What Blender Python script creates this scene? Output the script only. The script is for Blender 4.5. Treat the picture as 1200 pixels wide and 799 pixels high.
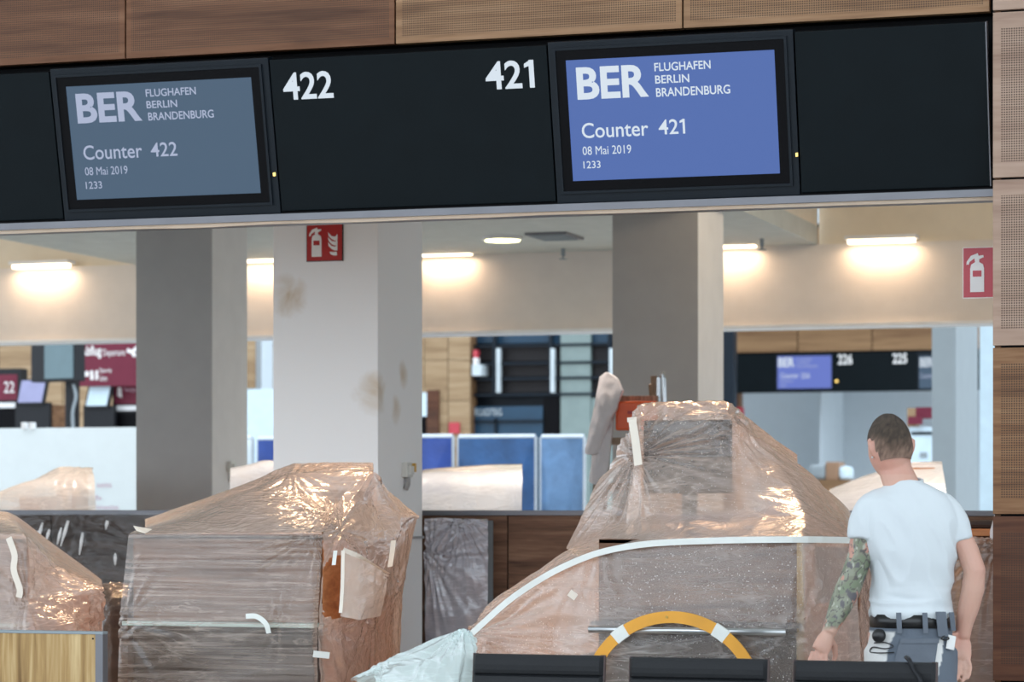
import bpy, bmesh, math, random
import numpy as np
from mathutils import Vector, Matrix, noise
random.seed(7)
for _o in list(bpy.data.objects): bpy.data.objects.remove(_o)
SC = bpy.context.scene; COL = SC.collection
# ------------------------------------------------------------------ camera, sky, exposure
TH = math.radians(17.8); CT, ST = math.cos(TH), math.sin(TH)
FPX, HY, CZ = 3220.0, 592.0, 1.46
cam_d = bpy.data.cameras.new('camera'); cam = bpy.data.objects.new('camera', cam_d); COL.objects.link(cam)
cam.location = (0, 0, CZ); cam.rotation_euler = (math.pi/2, 0, TH)
cam_d.sensor_width = 36; cam_d.lens = FPX/1200*36; cam_d.shift_y = (HY-399.5)/1200
cam_d.clip_end = 300; cam_d.dof.use_dof = True; cam_d.dof.focus_distance = 11.4; cam_d.dof.aperture_fstop = 4.0
SC.camera = cam
W = bpy.data.worlds.new('hall_daylight'); SC.world = W; W.use_nodes = True
W.node_tree.nodes['Background'].inputs[0].default_value = (0.80, 0.90, 1.0, 1)
W.node_tree.nodes['Background'].inputs[1].default_value = 1.5
SC.view_settings.view_transform = 'Standard'; SC.view_settings.look = 'None'
SC.view_settings.gamma = 1; SC.view_settings.use_curve_mapping = False; SC.view_settings.exposure = 0.8
def lamp(name, kind, loc, energy, color, size=0.1, size_y=None, rot=(0,0,0), spot=None):
    l = bpy.data.lights.new(name, kind); l.energy = energy; l.color = color
    if kind == 'AREA':
        l.size = size
        if size_y: l.shape = 'RECTANGLE'; l.size_y = size_y
    else: l.shadow_soft_size = size
    if kind == 'SPOT': l.spot_size = math.radians(spot or 90); l.spot_blend = 0.8
    o = bpy.data.objects.new(name, l); COL.objects.link(o); o.location = loc; o.rotation_euler = rot
    return o
# ------------------------------------------------------------------ measuring helpers (photo pixel -> place)
def ray(px, py):
    a = (px-600)/FPX
    return Vector((-ST+CT*a, CT+ST*a, (HY-py)/FPX))
def Pv(px, py, v):
    d = ray(px, py); t = v/d.y
    return Vector((d.x*t, v, CZ+d.z*t))
def Uv(px, v): return Pv(px, HY, v).x
def Zv(px, py, v): return Pv(px, py, v).z
def depth_at(u, px):            # v at which the line x=u crosses pixel column px
    t = (px-600)/FPX
    return u*(CT+t*ST)/(t*CT-ST)
def proj(p):
    X = p[0]*CT+p[1]*ST; Z = -p[0]*ST+p[1]*CT
    return 600+FPX*X/Z, HY-FPX*(p[2]-CZ)/Z
# ------------------------------------------------------------------ materials
MATS = {}
def _new(name):
    m = bpy.data.materials.new(name); m.use_nodes = True; MATS[name] = m
    nt = m.node_tree; b = nt.nodes['Principled BSDF']
    return m, nt, nt.nodes, nt.links, b
def setp(b, **k):
    for a, v in k.items():
        a = a.replace('_', ' ')
        if a in b.inputs: b.inputs[a].default_value = v
def rgb(c): return (c[0], c[1], c[2], 1)
def mapping(nt, scale=(1,1,1), rot=(0,0,0), coord='Object'):
    tc = nt.nodes.new('ShaderNodeTexCoord'); mp = nt.nodes.new('ShaderNodeMapping')
    mp.inputs['Scale'].default_value = scale; mp.inputs['Rotation'].default_value = rot
    nt.links.new(tc.outputs[coord], mp.inputs[0]); return mp.outputs[0]
def noise_node(nt, vec, scale, detail=3, dist=0):
    n = nt.nodes.new('ShaderNodeTexNoise'); n.inputs['Scale'].default_value = scale
    n.inputs['Detail'].default_value = detail; n.inputs['Distortion'].default_value = dist
    nt.links.new(vec, n.inputs['Vector']); return n.outputs['Fac']
def ramp(nt, fac, stops):
    r = nt.nodes.new('ShaderNodeValToRGB'); e = r.color_ramp.elements
    while len(e) < len(stops): e.new(0.5)
    for x, (p, c) in zip(e, stops): x.position = p; x.color = rgb(c) if len(c) == 3 else c
    nt.links.new(fac, r.inputs[0]); return r.outputs[0]
def bump(nt, b, h, strength=0.2, dist=0.01):
    n = nt.nodes.new('ShaderNodeBump'); n.inputs['Strength'].default_value = strength
    n.inputs['Distance'].default_value = dist; nt.links.new(h, n.inputs['Height'])
    nt.links.new(n.outputs[0], b.inputs['Normal']); return n.outputs[0]
def math_n(nt, op, a, b=None, c=None):
    n = nt.nodes.new('ShaderNodeMath'); n.operation = op
    for i, x in enumerate((a, b, c)):
        if x is None: continue
        if isinstance(x, (int, float)): n.inputs[i].default_value = x
        else: nt.links.new(x, n.inputs[i])
    return n.outputs[0]
def plain(name, c, rough=0.5, metal=0, var=0.06, nscale=6, bmp=0.0, spec=0.5, coat=0):
    m, nt, N, L, b = _new(name)
    vec = mapping(nt); f = noise_node(nt, vec, nscale, 4)
    lo = tuple(max(0, x*(1-var)) for x in c); hi = tuple(min(1, x*(1+var)) for x in c)
    L.new(ramp(nt, f, [(0.3, lo), (0.7, hi)]), b.inputs['Base Color'])
    setp(b, Roughness=rough, Metallic=metal, Specular_IOR_Level=spec, Coat_Weight=coat)
    if bmp: bump(nt, b, noise_node(nt, vec, nscale*8, 3), bmp)
    return m
def emit(name, c, s):
    m, nt, N, L, b = _new(name)
    setp(b, Roughness=0.35, Specular_IOR_Level=.2); b.inputs['Base Color'].default_value = (0.01,0.01,0.01,1)
    b.inputs['Emission Color'].default_value = rgb(c); b.inputs['Emission Strength'].default_value = s
    return m
def wood(name, dark, mid, light, axis='x', scale=1.0, rough=0.58, perf=False, pitch=0.0105, contrast=1.0):
    m, nt, N, L, b = _new(name)
    s = {'x': (0.55, 3, 7), 'z': (7, 7, 0.5)}[axis]
    oi = nt.nodes.new('ShaderNodeObjectInfo')
    tc = nt.nodes.new('ShaderNodeTexCoord'); ad = nt.nodes.new('ShaderNodeVectorMath'); ad.operation = 'ADD'
    cm = nt.nodes.new('ShaderNodeCombineXYZ')
    L.new(math_n(nt, 'MULTIPLY', oi.outputs['Random'], 37.0), cm.inputs[0]); L.new(math_n(nt, 'MULTIPLY', oi.outputs['Random'], 11.0), cm.inputs[2])
    L.new(tc.outputs['Object'], ad.inputs[0]); L.new(cm.outputs[0], ad.inputs[1])
    mp = nt.nodes.new('ShaderNodeMapping'); mp.inputs['Scale'].default_value = tuple(x*scale for x in s); L.new(ad.outputs[0], mp.inputs[0])
    f1 = noise_node(nt, mp.outputs[0], 1.6, 5, 1.2); f2 = noise_node(nt, mp.outputs[0], 9, 4, 0.3)
    f = math_n(nt, 'ADD', math_n(nt, 'MULTIPLY', f1, 0.72), math_n(nt, 'MULTIPLY', f2, 0.28))
    w = 0.2/contrast
    col = ramp(nt, f, [(0.5-w, dark), (0.5, mid), (0.5+w, light)])
    setp(b, Roughness=rough, Specular_IOR_Level=.3)
    h = f2
    if perf:
        sx = nt.nodes.new('ShaderNodeSeparateXYZ'); L.new(tc.outputs['Object'], sx.inputs[0])
        def cell(o): return math_n(nt, 'SUBTRACT', math_n(nt, 'FRACT', math_n(nt, 'DIVIDE', o, pitch)), 0.5)
        cx, cz = cell(sx.outputs[0]), cell(sx.outputs[2])
        d = math_n(nt, 'SQRT', math_n(nt, 'ADD', math_n(nt, 'MULTIPLY', cx, cx), math_n(nt, 'MULTIPLY', cz, cz)))
        hole = math_n(nt, 'LESS_THAN', d, 0.30)
        gx = nt.nodes.new('ShaderNodeTexCoord'); sg = nt.nodes.new('ShaderNodeSeparateXYZ'); L.new(gx.outputs['Generated'], sg.inputs[0])
        def inside(o, mgn): return math_n(nt, 'MULTIPLY', math_n(nt, 'GREATER_THAN', o, mgn), math_n(nt, 'LESS_THAN', o, 1-mgn))
        hole = math_n(nt, 'MULTIPLY', hole, math_n(nt, 'MULTIPLY', inside(sg.outputs[0], perf[0]), inside(sg.outputs[2], perf[1])))
        mx = nt.nodes.new('ShaderNodeMix'); mx.data_type = 'RGBA'; L.new(hole, mx.inputs[0]); L.new(col, mx.inputs[6])
        mx.inputs[7].default_value = (0.05, 0.03, 0.02, 1); col = mx.outputs[2]
    L.new(col, b.inputs['Base Color']); bump(nt, b, h, 0.05)
    return m
def film(name, tint, body, base=0.35, edge=0.85, gloss=0.12, rough=0.22, streak=None, specks=0.0, bstr=0.25, bscale=14, mottle=0.25, fold=0.28):
    m, nt, N, L, b = _new(name); N.remove(b); out = N['Material Output']
    vec = mapping(nt)
    tr = N.new('ShaderNodeBsdfTransparent'); tr.inputs[0].default_value = rgb(tint)
    di = N.new('ShaderNodeBsdfDiffuse'); tl = N.new('ShaderNodeBsdfTranslucent'); gl = N.new('ShaderNodeBsdfGlossy')
    gl.inputs['Roughness'].default_value = rough
    di.inputs[0].default_value = rgb(body); tl.inputs[0].default_value = rgb(body)
    lw = N.new('ShaderNodeLayerWeight'); lw.inputs[0].default_value = 0.5
    mr = N.new('ShaderNodeMapRange'); L.new(lw.outputs['Facing'], mr.inputs[0]); mr.inputs[3].default_value = base; mr.inputs[4].default_value = edge
    svec = vec if not streak else mapping(nt, streak)
    n1 = noise_node(nt, svec, bscale*0.35, 5, 0.6)
    mo = math_n(nt, 'MULTIPLY', math_n(nt, 'SUBTRACT', n1, 0.5), mottle*2)
    fac = math_n(nt, 'ADD', mr.outputs[0], mo)
    nb = noise_node(nt, svec, bscale, 4, 1.5)
    def crease(rot, sc_, k):
        q = noise_node(nt, mapping(nt, sc_, rot), 1.0, 3, 1.1)
        return math_n(nt, 'MAXIMUM', math_n(nt, 'SUBTRACT', 1.0, math_n(nt, 'MULTIPLY', math_n(nt, 'ABSOLUTE', math_n(nt, 'SUBTRACT', q, 0.5)), k)), 0.0)
    cs = math_n(nt, 'ADD', crease((.2,.7,.1), (2.5,3,13), 26), crease((.1,-.55,.3), (2.2,3,11), 30))
    cs = math_n(nt, 'MULTIPLY', cs, math_n(nt, 'MAXIMUM', math_n(nt, 'MULTIPLY_ADD', noise_node(nt, vec, 2.3, 2), 3.0, -1.05), 0.0))
    fac = math_n(nt, 'ADD', fac, math_n(nt, 'MULTIPLY', cs, fold))
    rg = math_n(nt, 'SUBTRACT', 1.0, math_n(nt, 'MULTIPLY', math_n(nt, 'ABSOLUTE', math_n(nt, 'SUBTRACT', nb, 0.5)), 5.0))
    rg = math_n(nt, 'ADD', rg, math_n(nt, 'MULTIPLY', cs, 6*fold))
    bn = N.new('ShaderNodeBump'); bn.inputs['Strength'].default_value = bstr; bn.inputs['Distance'].default_value = 0.012; L.new(rg, bn.inputs['Height'])
    for s in (di, tl, gl): L.new(bn.outputs[0], s.inputs['Normal'])
    if specks:
        vo = N.new('ShaderNodeTexVoronoi'); vo.inputs['Scale'].default_value = 130; L.new(vec, vo.inputs['Vector'])
        rnd = N.new('ShaderNodeSeparateColor'); L.new(vo.outputs['Color'], rnd.inputs[0])
        big = noise_node(nt, vec, 3, 2)
        sp = math_n(nt, 'MULTIPLY', math_n(nt, 'LESS_THAN', vo.outputs['Distance'], math_n(nt, 'MULTIPLY', rnd.outputs[0], 0.30)), math_n(nt, 'LESS_THAN', rnd.outputs[1], math_n(nt, 'MULTIPLY', big, specks)))
        fac = math_n(nt, 'MAXIMUM', fac, math_n(nt, 'MULTIPLY', sp, 0.85))
        mx = N.new('ShaderNodeMix'); mx.data_type = 'RGBA'; L.new(sp, mx.inputs[0]); mx.inputs[6].default_value = rgb(body); mx.inputs[7].default_value = (.95,.92,.88,1)
        L.new(mx.outputs[2], di.inputs[0])
    fac = math_n(nt, 'MINIMUM', math_n(nt, 'MAXIMUM', fac, 0.06), 0.97)
    m1 = N.new('ShaderNodeMixShader'); m1.inputs[0].default_value = 0.42; L.new(di.outputs[0], m1.inputs[1]); L.new(tl.outputs[0], m1.inputs[2])
    m2 = N.new('ShaderNodeMixShader'); L.new(fac, m2.inputs[0]); L.new(tr.outputs[0], m2.inputs[1]); L.new(m1.outputs[0], m2.inputs[2])
    fr = N.new('ShaderNodeLayerWeight'); fr.inputs[0].default_value = .5; L.new(bn.outputs[0], fr.inputs['Normal'])
    g = math_n(nt, 'MINIMUM', math_n(nt, 'MULTIPLY', math_n(nt, 'MULTIPLY_ADD', math_n(nt, 'POWER', fr.outputs['Facing'], 2.4), .75, .06), gloss*10), 0.8)
    m3 = N.new('ShaderNodeMixShader'); L.new(g, m3.inputs[0]); L.new(m2.outputs[0], m3.inputs[1]); L.new(gl.outputs[0], m3.inputs[2])
    L.new(m3.outputs[0], out.inputs[0]); return m
def glass(name, tint, rough=0.05, mixf=0.75):
    m, nt, N, L, b = _new(name); N.remove(b); out = N['Material Output']
    tr = N.new('ShaderNodeBsdfTransparent'); tr.inputs[0].default_value = rgb(tint)
    gl = N.new('ShaderNodeBsdfGlossy'); gl.inputs[1].default_value = rough
    lw = N.new('ShaderNodeLayerWeight'); lw.inputs[0].default_value = 0.3
    mx = N.new('ShaderNodeMixShader'); L.new(math_n(nt, 'MULTIPLY', lw.outputs['Fresnel'], mixf), mx.inputs[0]); L.new(tr.outputs[0], mx.inputs[1]); L.new(gl.outputs[0], mx.inputs[2])
    L.new(mx.outputs[0], out.inputs[0]); return m
def attr_mat(name, rough=0.6, sub=0.0, bscale=60, bstr=0.08):
    m, nt, N, L, b = _new(name)
    a = N.new('ShaderNodeVertexColor'); a.layer_name = 'col'; L.new(a.outputs[0], b.inputs['Base Color'])
    setp(b, Roughness=rough, Subsurface_Weight=sub); b.inputs['Subsurface Radius'].default_value = (0.02, 0.008, 0.005)
    bump(nt, b, noise_node(nt, mapping(nt), bscale, 3), bstr); return m

wood('fascia_wood_red', (.085,.032,.014), (.165,.070,.033), (.23,.11,.058), perf=(.02,.06))
wood('fascia_wood_tan', (.16,.078,.036), (.29,.16,.082), (.38,.225,.125), perf=(.02,.06))
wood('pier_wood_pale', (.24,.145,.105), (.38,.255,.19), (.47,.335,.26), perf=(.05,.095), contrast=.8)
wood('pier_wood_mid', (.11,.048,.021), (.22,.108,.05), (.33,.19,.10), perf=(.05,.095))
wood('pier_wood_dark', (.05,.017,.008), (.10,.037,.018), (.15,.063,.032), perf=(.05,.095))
wood('walnut', (.062,.028,.015), (.155,.077,.044), (.27,.15,.09), scale=1.3)
wood('walnut_dark', (.022,.014,.011), (.05,.032,.025), (.085,.055,.043), scale=1.3)
wood('orange_wood', (.34,.12,.045), (.54,.225,.09), (.68,.33,.15), scale=1.0)
wood('board_wood', (.16,.085,.03), (.40,.25,.10), (.62,.46,.24), axis='z', scale=1.1)
wood('far_wood', (.20,.12,.06), (.34,.23,.13), (.46,.34,.21), scale=0.4)
wood('far_wood_dark', (.13,.066,.03), (.22,.125,.06), (.30,.18,.09), scale=0.4)
wood('ladder_wood', (.12,.075,.045), (.26,.18,.12), (.38,.28,.20), axis='z', scale=2)
plain('sign_black', (.0030,.0062,.0082), .5, var=.1, spec=.12)
plain('sign_frame', (.007,.011,.016), .45, spec=.2)
plain('pure_black', (.002,.002,.003), .5, spec=.1)
plain('aluminium', (.17,.17,.185), .42, metal=.5)
plain('cream_film', (.70,.58,.46), .5, bmp=.1)
plain('floor_stone', (.46,.44,.41), .35, nscale=2)
plain('ceiling_paint', (.50,.52,.49), .8)
plain('white_wall', (.68,.62,.57), .8, var=.03)
plain('coffer_paint', (.74,.66,.54), .8, var=.03)
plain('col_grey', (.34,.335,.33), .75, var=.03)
plain('col_light', (.68,.67,.66), .75, var=.03)
plain('trim_white', (.75,.75,.75), .5)
plain('sign_red', (.42,.018,.014), .4)
plain('sign_crimson', (.50,.045,.065), .4)
plain('pict_white', (.82,.80,.78), .5)
plain('black_edge', (.02,.015,.015), .5)
plain('socket_white', (.62,.62,.58), .5)
plain('amber', (.55,.32,.05), .4)
plain('tape_white', (.78,.80,.76), .6, bmp=.1)
plain('tape_cream', (.78,.70,.60), .6, bmp=.1)
plain('hoop_yellow', (.78,.36,.035), .5, var=.1)
plain('glass_edge', (.50,.64,.62), .2)
plain('steel', (.55,.57,.58), .28, metal=1)
plain('dark_plastic', (.011,.012,.015), .45, spec=.25)
plain('screen_off', (.02,.022,.026), .15)
plain('leather', (.011,.012,.014), .5, spec=.25, bmp=.1, nscale=12)
plain('chair_side', (.055,.03,.026), .45)
plain('shirt_white', (.62,.665,.69), .85, var=.02)
plain('belt_black', (.012,.012,.013), .35)
plain('work_grey', (.13,.15,.18), .9, bmp=.1, nscale=20)
plain('work_white', (.75,.75,.73), .9)
plain('shoe', (.05,.045,.04), .7)
plain('paper', (.88,.86,.87), .7, var=.02)
plain('partition_white', (.72,.80,.83), .4, var=.02)
plain('burgundy', (.15,.022,.042), .5, spec=.2)
plain('navy', (.004,.010,.018), .35, spec=.2)
plain('slate', (.026,.023,.024), .5, spec=.2)
plain('blue_glass', (.018,.055,.10), .3, spec=.3)
plain('pale_green', (.20,.26,.25), .4)
plain('blue_tarp', (.022,.085,.225), .45, bmp=.5, nscale=3, var=.35)
plain('pale_blue_tarp', (.10,.20,.36), .45, bmp=.5, nscale=3, var=.4)
plain('royal_tarp', (.018,.055,.26), .45, bmp=.4, nscale=3, var=.3)
plain('fence_steel', (.55,.60,.65), .4, metal=.4)
plain('far_white', (.46,.52,.56), .7, var=.02)
plain('far_grey', (.26,.30,.32), .6, var=.03)
plain('far_bluewhite', (.60,.74,.82), .5)
plain('orange_plate', (.78,.10,.012), .4)
plain('jacket', (.66,.61,.60), .9, bmp=.3, nscale=10)
plain('brown_box', (.30,.18,.11), .8)
plain('lilac', (.30,.30,.48), .4)
plain('teal_screen', (.10,.16,.18), .3)
plain('letter_grey', (.55,.62,.65), .5)
plain('print_pink', (.60,.42,.50), .6)
plain('silver', (.6,.6,.6), .3, metal=1)
plain('hair_brown', (.085,.058,.040), .85, var=.45, bmp=.6, nscale=30)
emit('strip_glow', (1, .80, .56), 3)
emit('down_glow', (1, .93, .45), 5)
emit('screen_slate', (.036, .062, .098), 1.0)
emit('screen_blue', (.044, .082, .235), 1.0)
emit('screen_far', (.08, .11, .33), 1.0)
emit('letter_glow', (.80, .90, 1.0), .48)
emit('letter_soft', (.60, .68, .92), .38)
emit('led_amber', (1, .7, .2), 1.2)
film('film_peach', (1,.93,.88), (.90,.715,.61), base=.42, edge=.95, gloss=.12, rough=.22, bstr=.2, bscale=7, mottle=.14)
film('film_front', (.98,.94,.90), (.93,.78,.68), base=.16, edge=.8, gloss=.11, rough=.25, streak=(.35,.35,13), bstr=.10, bscale=16, mottle=.5, fold=.18)
film('film_speck', (1,.95,.91), (.87,.695,.595), base=.20, edge=.94, gloss=.12, rough=.25, specks=1.1, bstr=.16, bscale=7, mottle=.18, fold=.2)
film('film_haze', (1,.96,.93), (.86,.77,.71), base=.24, edge=.95, gloss=.10, rough=.25, specks=1.1, bstr=.16, bscale=7, mottle=.18, fold=.2)
film('film_clear', (.96,.95,.94), (.4,.36,.34), base=.02, edge=.3, gloss=.06, rough=.15, bstr=.25, bscale=7, mottle=.05)
film('film_silver', (.8,.8,.85), (.68,.65,.71), base=.82, edge=.96, gloss=.24, rough=.22, bstr=.15, bscale=5, mottle=.12)
film('film_white', (1,1,1), (.98,.97,.97), base=.86, edge=.98, gloss=.12, bstr=.15, bscale=6, mottle=.1)
film('film_bag', (.95,1,.99), (.84,.95,.94), base=.72, edge=.97, gloss=.12, bstr=.1, bscale=8, mottle=.2)
film('film_patch', (1,.97,.92), (.96,.86,.77), base=.78, edge=.97, gloss=.08, bstr=.12, bscale=8, mottle=.14)
glass('pane_glass', (.72,.86,.84))
def column_stain_mat():
    m, nt, N, L, b = _new('col_white')
    geo = N.new('ShaderNodeNewGeometry'); f = noise_node(nt, geo.outputs['Position'], 7, 5, .8)
    def blob(c, r):
        d = N.new('ShaderNodeVectorMath'); d.operation = 'DISTANCE'; L.new(geo.outputs['Position'], d.inputs[0]); d.inputs[1].default_value = c
        return math_n(nt, 'MULTIPLY_ADD', d.outputs['Value'], -1/r, 1.0)
    vs = [blob(Pv(340, 347, 14.3), .20), blob(Pv(438, 460, 14.3), .20), blob(Pv(455, 480, 14.6), .16), blob(Pv(470, 440, 14.7), .14)]
    t = vs[0]
    for q in vs[1:]: t = math_n(nt, 'MAXIMUM', t, q)
    t = math_n(nt, 'MULTIPLY', math_n(nt, 'MAXIMUM', t, 0.0), math_n(nt, 'MULTIPLY', f, 1.6))
    col = ramp(nt, t, [(.28, (.86,.86,.85)), (.85, (.62,.52,.40))])
    L.new(col, b.inputs['Base Color']); setp(b, Roughness=.75); return m
column_stain_mat()
# ------------------------------------------------------------------ mesh helpers
class MB:
    sheet = False
    def __init__(s): s.v = []; s.f = []
    def add(s, vs, fs):
        n = len(s.v); s.v += [Vector(p) for p in vs]; s.f += [tuple(i+n for i in f) for f in fs]; return s
    def box(s, x0, x1, y0, y1, z0, z1):
        if x0 > x1: x0, x1 = x1, x0
        if y0 > y1: y0, y1 = y1, y0
        if z0 > z1: z0, z1 = z1, z0
        return s.add([(x0,y0,z0),(x1,y0,z0),(x1,y1,z0),(x0,y1,z0),(x0,y0,z1),(x1,y0,z1),(x1,y1,z1),(x0,y1,z1)],
                     [(0,3,2,1),(4,5,6,7),(0,1,5,4),(1,2,6,5),(2,3,7,6),(3,0,4,7)])
    def obox(s, c, a, b, d):     # centre and three half vectors
        c, a, b, d = map(Vector, (c, a, b, d))
        vs = [c+a*i+b*j+d*k for k in (-1,1) for j in (-1,1) for i in (-1,1)]
        return s.add(vs, [(0,2,3,1),(4,5,7,6),(0,1,5,4),(1,3,7,5),(3,2,6,7),(2,0,4,6)])
    def prism(s, poly, ext):     # polygon of 3D points pushed along a vector
        n = len(poly); e = Vector(ext); a = [Vector(p) for p in poly]
        return s.add(a+[p+e for p in a], [tuple(range(n))[::-1], tuple(range(n, 2*n))] + [(i, (i+1) % n, n+(i+1) % n, n+i) for i in range(n)])
    def tube(s, pts, r, n=10, ref=None, ratio=1.0, caps=True):
        pts = [Vector(p) for p in pts]; m = len(pts)
        rs = r if isinstance(r, (list, tuple)) else [r]*m
        rings = []; last = Vector(ref) if ref else None
        for i, p in enumerate(pts):
            t = (pts[min(i+1, m-1)]-pts[max(i-1, 0)]).normalized()
            if last is None: last = Vector((0,0,1)) if abs(t.z) < .9 else Vector((1,0,0))
            a = (last-t*last.dot(t)).normalized(); b = t.cross(a); last = a
            ra = rs[i] if not isinstance(rs[i], (tuple, list)) else rs[i][0]
            rb = rs[i]*ratio if not isinstance(rs[i], (tuple, list)) else rs[i][1]
            rings.append([p+a*ra*math.cos(2*math.pi*k/n)+b*rb*math.sin(2*math.pi*k/n) for k in range(n)])
        return s.rings(rings, caps)
    def rings(s, rings, caps=True, closed=True):
        n = len(rings[0]); vs = [p for r in rings for p in r]; fs = []
        for i in range(len(rings)-1):
            for k in range(n if closed else n-1):
                a, b = i*n+k, i*n+(k+1) % n; fs.append((a, b, b+n, a+n))
        if caps and closed: fs += [tuple(range(n))[::-1], tuple(range((len(rings)-1)*n, len(rings)*n))]
        return s.add(vs, fs)
    def ball(s, c, r, n=12, m=8):
        c = Vector(c); r = Vector(r) if not isinstance(r, (int, float)) else Vector((r,r,r)); rings = []
        for i in range(1, m):
            a = math.pi*i/m
            rings.append([c+Vector((r.x*math.sin(a)*math.cos(2*math.pi*k/n), r.y*math.sin(a)*math.sin(2*math.pi*k/n), -r.z*math.cos(a))) for k in range(n)])
        return s.rings(rings)
    def mesh(s, name, origin=Vector((0,0,0)), smooth=False, bevel=0):
        me = bpy.data.meshes.new(name); me.from_pydata([tuple(p-origin) for p in s.v], [], s.f)
        bm = bmesh.new(); bm.from_mesh(me); 
        if not s.sheet: bmesh.ops.recalc_face_normals(bm, faces=bm.faces)
        else:
            bm.normal_update()
            if sum(f.normal.y for f in bm.faces) > 0: bmesh.ops.reverse_faces(bm, faces=bm.faces)
        if bevel:
            es = [e for e in bm.edges if len(e.link_faces) == 2 and e.calc_face_angle(0) > .6]
            bmesh.ops.bevel(bm, geom=es, offset=bevel, segments=2, profile=.6, affect='EDGES', clamp_overlap=True)
        if smooth:
            for f in bm.faces: f.smooth = True
        bm.to_mesh(me); bm.free(); return me
    def build(s, name, mat, parent=None, smooth=False, bevel=0, local=False):
        if parent is None:
            a = np.array([tuple(p) for p in s.v]); lo, hi = a.min(0), a.max(0)
            org = Vector(((lo[0]+hi[0])/2, (lo[1]+hi[1])/2, lo[2]))
        elif local: org = Vector((0,0,0))
        else: org = abs_loc(parent)
        o = bpy.data.objects.new(name, s.mesh(name, org, smooth, bevel)); COL.objects.link(o)
        if parent is None: o.location = org
        else: o.parent = parent
        o.data.materials.append(MATS[mat] if isinstance(mat, str) else mat); return o
def abs_loc(o):
    p = o.location.copy()
    while o.parent: o = o.parent; p += o.location
    return p
def tag(o, label=None, cat=None, group=None, kind=None):
    for k, v in (('label', label), ('category', cat), ('group', group), ('kind', kind)):
        if v: o[k] = v
    return o
def thing(name, loc, label, cat, group=None, rz=0):
    o = bpy.data.objects.new(name, None); COL.objects.link(o); o.location = loc; o.rotation_euler = (0,0,rz); o.empty_display_size = .1
    return tag(o, label, cat, group)
def struct(o): o['kind'] = 'structure'; return o
def B(*a): return MB().box(*a)
GR = 'ground'
def rect(px0, py0, px1, py1, v, d=.05):      # bounds of an upright box whose front face covers a photo rectangle at depth v
    pm = (px0+px1)/2
    return (Uv(px0, v), Uv(px1, v), v, v+d, 0.0 if py1 == GR else Zv(pm, py1, v), Zv(pm, py0, v))
def text_mesh(body, offset=0.0, spacing=1.0):
    c = bpy.data.curves.new('t', 'FONT'); c.body = body; c.size = 1; c.offset = offset; c.space_character = spacing; c.resolution_u = 4
    o = bpy.data.objects.new('t', c); COL.objects.link(o); dg = bpy.context.evaluated_depsgraph_get()
    me = bpy.data.meshes.new_from_object(o.evaluated_get(dg)); bpy.data.objects.remove(o); bpy.data.curves.remove(c)
    return me
def lettering(body, o0, ax, up, w, h, mat, parent, offset=0.0, name='lettering', lift=.0015, base=None):
    """flat text filling w x h from corner o0 along ax / up (world)"""
    me = text_mesh(body, offset); a = np.array([v.co[:] for v in me.vertices]); lo, hi = a.min(0), a.max(0)
    y0, y1 = (lo[1], hi[1])
    ax, up = Vector(ax).normalized(), Vector(up).normalized(); n = ax.cross(up)
    org = abs_loc(parent)
    for v in me.vertices:
        x = (v.co.x-lo[0])/(hi[0]-lo[0])*w; y = (v.co.y-y0)/(y1-y0)*h
        v.co = Vector(o0)+ax*x+up*y+n*lift-org
    if body.endswith('421'):
        bw = .17*h; q = [(w-bw*.6, h), (w-bw*.6, h*.80), (w-.36*h, h*.72), (w-.36*h, h*.86)]
        P = [tuple(v.co) for v in me.vertices]; F = [tuple(p.vertices) for p in me.polygons]; k0 = len(P)
        P += [tuple(Vector(o0)+ax*x+up*y+n*(lift+.0002)-org) for x, y in q]; F.append((k0+3, k0+2, k0+1, k0))
        me = bpy.data.meshes.new(name); me.from_pydata(P, [], F)
    me.name = name; o = bpy.data.objects.new(name, me); COL.objects.link(o); o.parent = parent
    me.materials.clear(); me.materials.append(MATS[mat]); return o
def flat_rect_text(body, px0, py0, px1, py1, v, mat, parent, offset=0.0):
    x0, x1, _, _, z0, z1 = rect(px0, py0, px1, py1, v)
    return lettering(body, (x0, v, z0), (1,0,0), (0,0,1), x1-x0, z1-z0, mat, parent, offset, lift=.006)
# ------------------------------------------------------------------ the setting
struct(B(-45, 45, -25, 75, -.2, 0).build('floor', 'floor_stone'))
struct(B(-20, 20, 1.5, 12.2, 9.5, 9.8).build('hall_roof_blocker', 'ceiling_paint'))  # unseen hall roof, added and cut back to block light from above
ZC = Zv(600, 297, 22.0)           # underside of the ceiling behind the signs
VB = 22.0
uL = Uv(158, VB); uR = Uv(958, VB)
ce = MB()
ce.box(-16, 16, 12.2, 17.5, ZC, ZC+.15)
ce.box(uL, uR, 17.5, VB, ZC, ZC+.15)
ce.box(-16, uL, 17.5, VB+.3, ZC+.75, ZC+.9); ce.box(uR, 16, 17.5, VB+.3, ZC+.75, ZC+.9)
ceiling = struct(ce.build('ceiling', 'ceiling_paint'))
cf = MB(); cf.box(-16, uL, 17.42, 17.5, ZC+.15, ZC+.75); cf.box(uR, 16, 17.42, 17.5, ZC+.15, ZC+.75)
cf.box(uL, uL+.06, 17.5, VB, ZC+.15, ZC+.75); cf.box(uR-.06, uR, 17.5, VB, ZC+.15, ZC+.75)
cf.build('coffer_cheek', 'coffer_paint', ceiling)
zbh = Zv(600, 387, VB)
for ux in (uL-1.6, uR+1.5):  # added fill lamps with bars, hidden up in the coffers to brighten them
    B(ux-.5, ux+.5, 17.5, 17.56, ZC+.40, ZC+.46).build('coffer_fill_bar', 'trim_white', ceiling)
    lamp('coffer_fill', 'AREA', (ux, 17.65, ZC+.42), 22, (1,.80,.58), 1.0, .08, rot=(math.radians(80),0,0))
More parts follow.
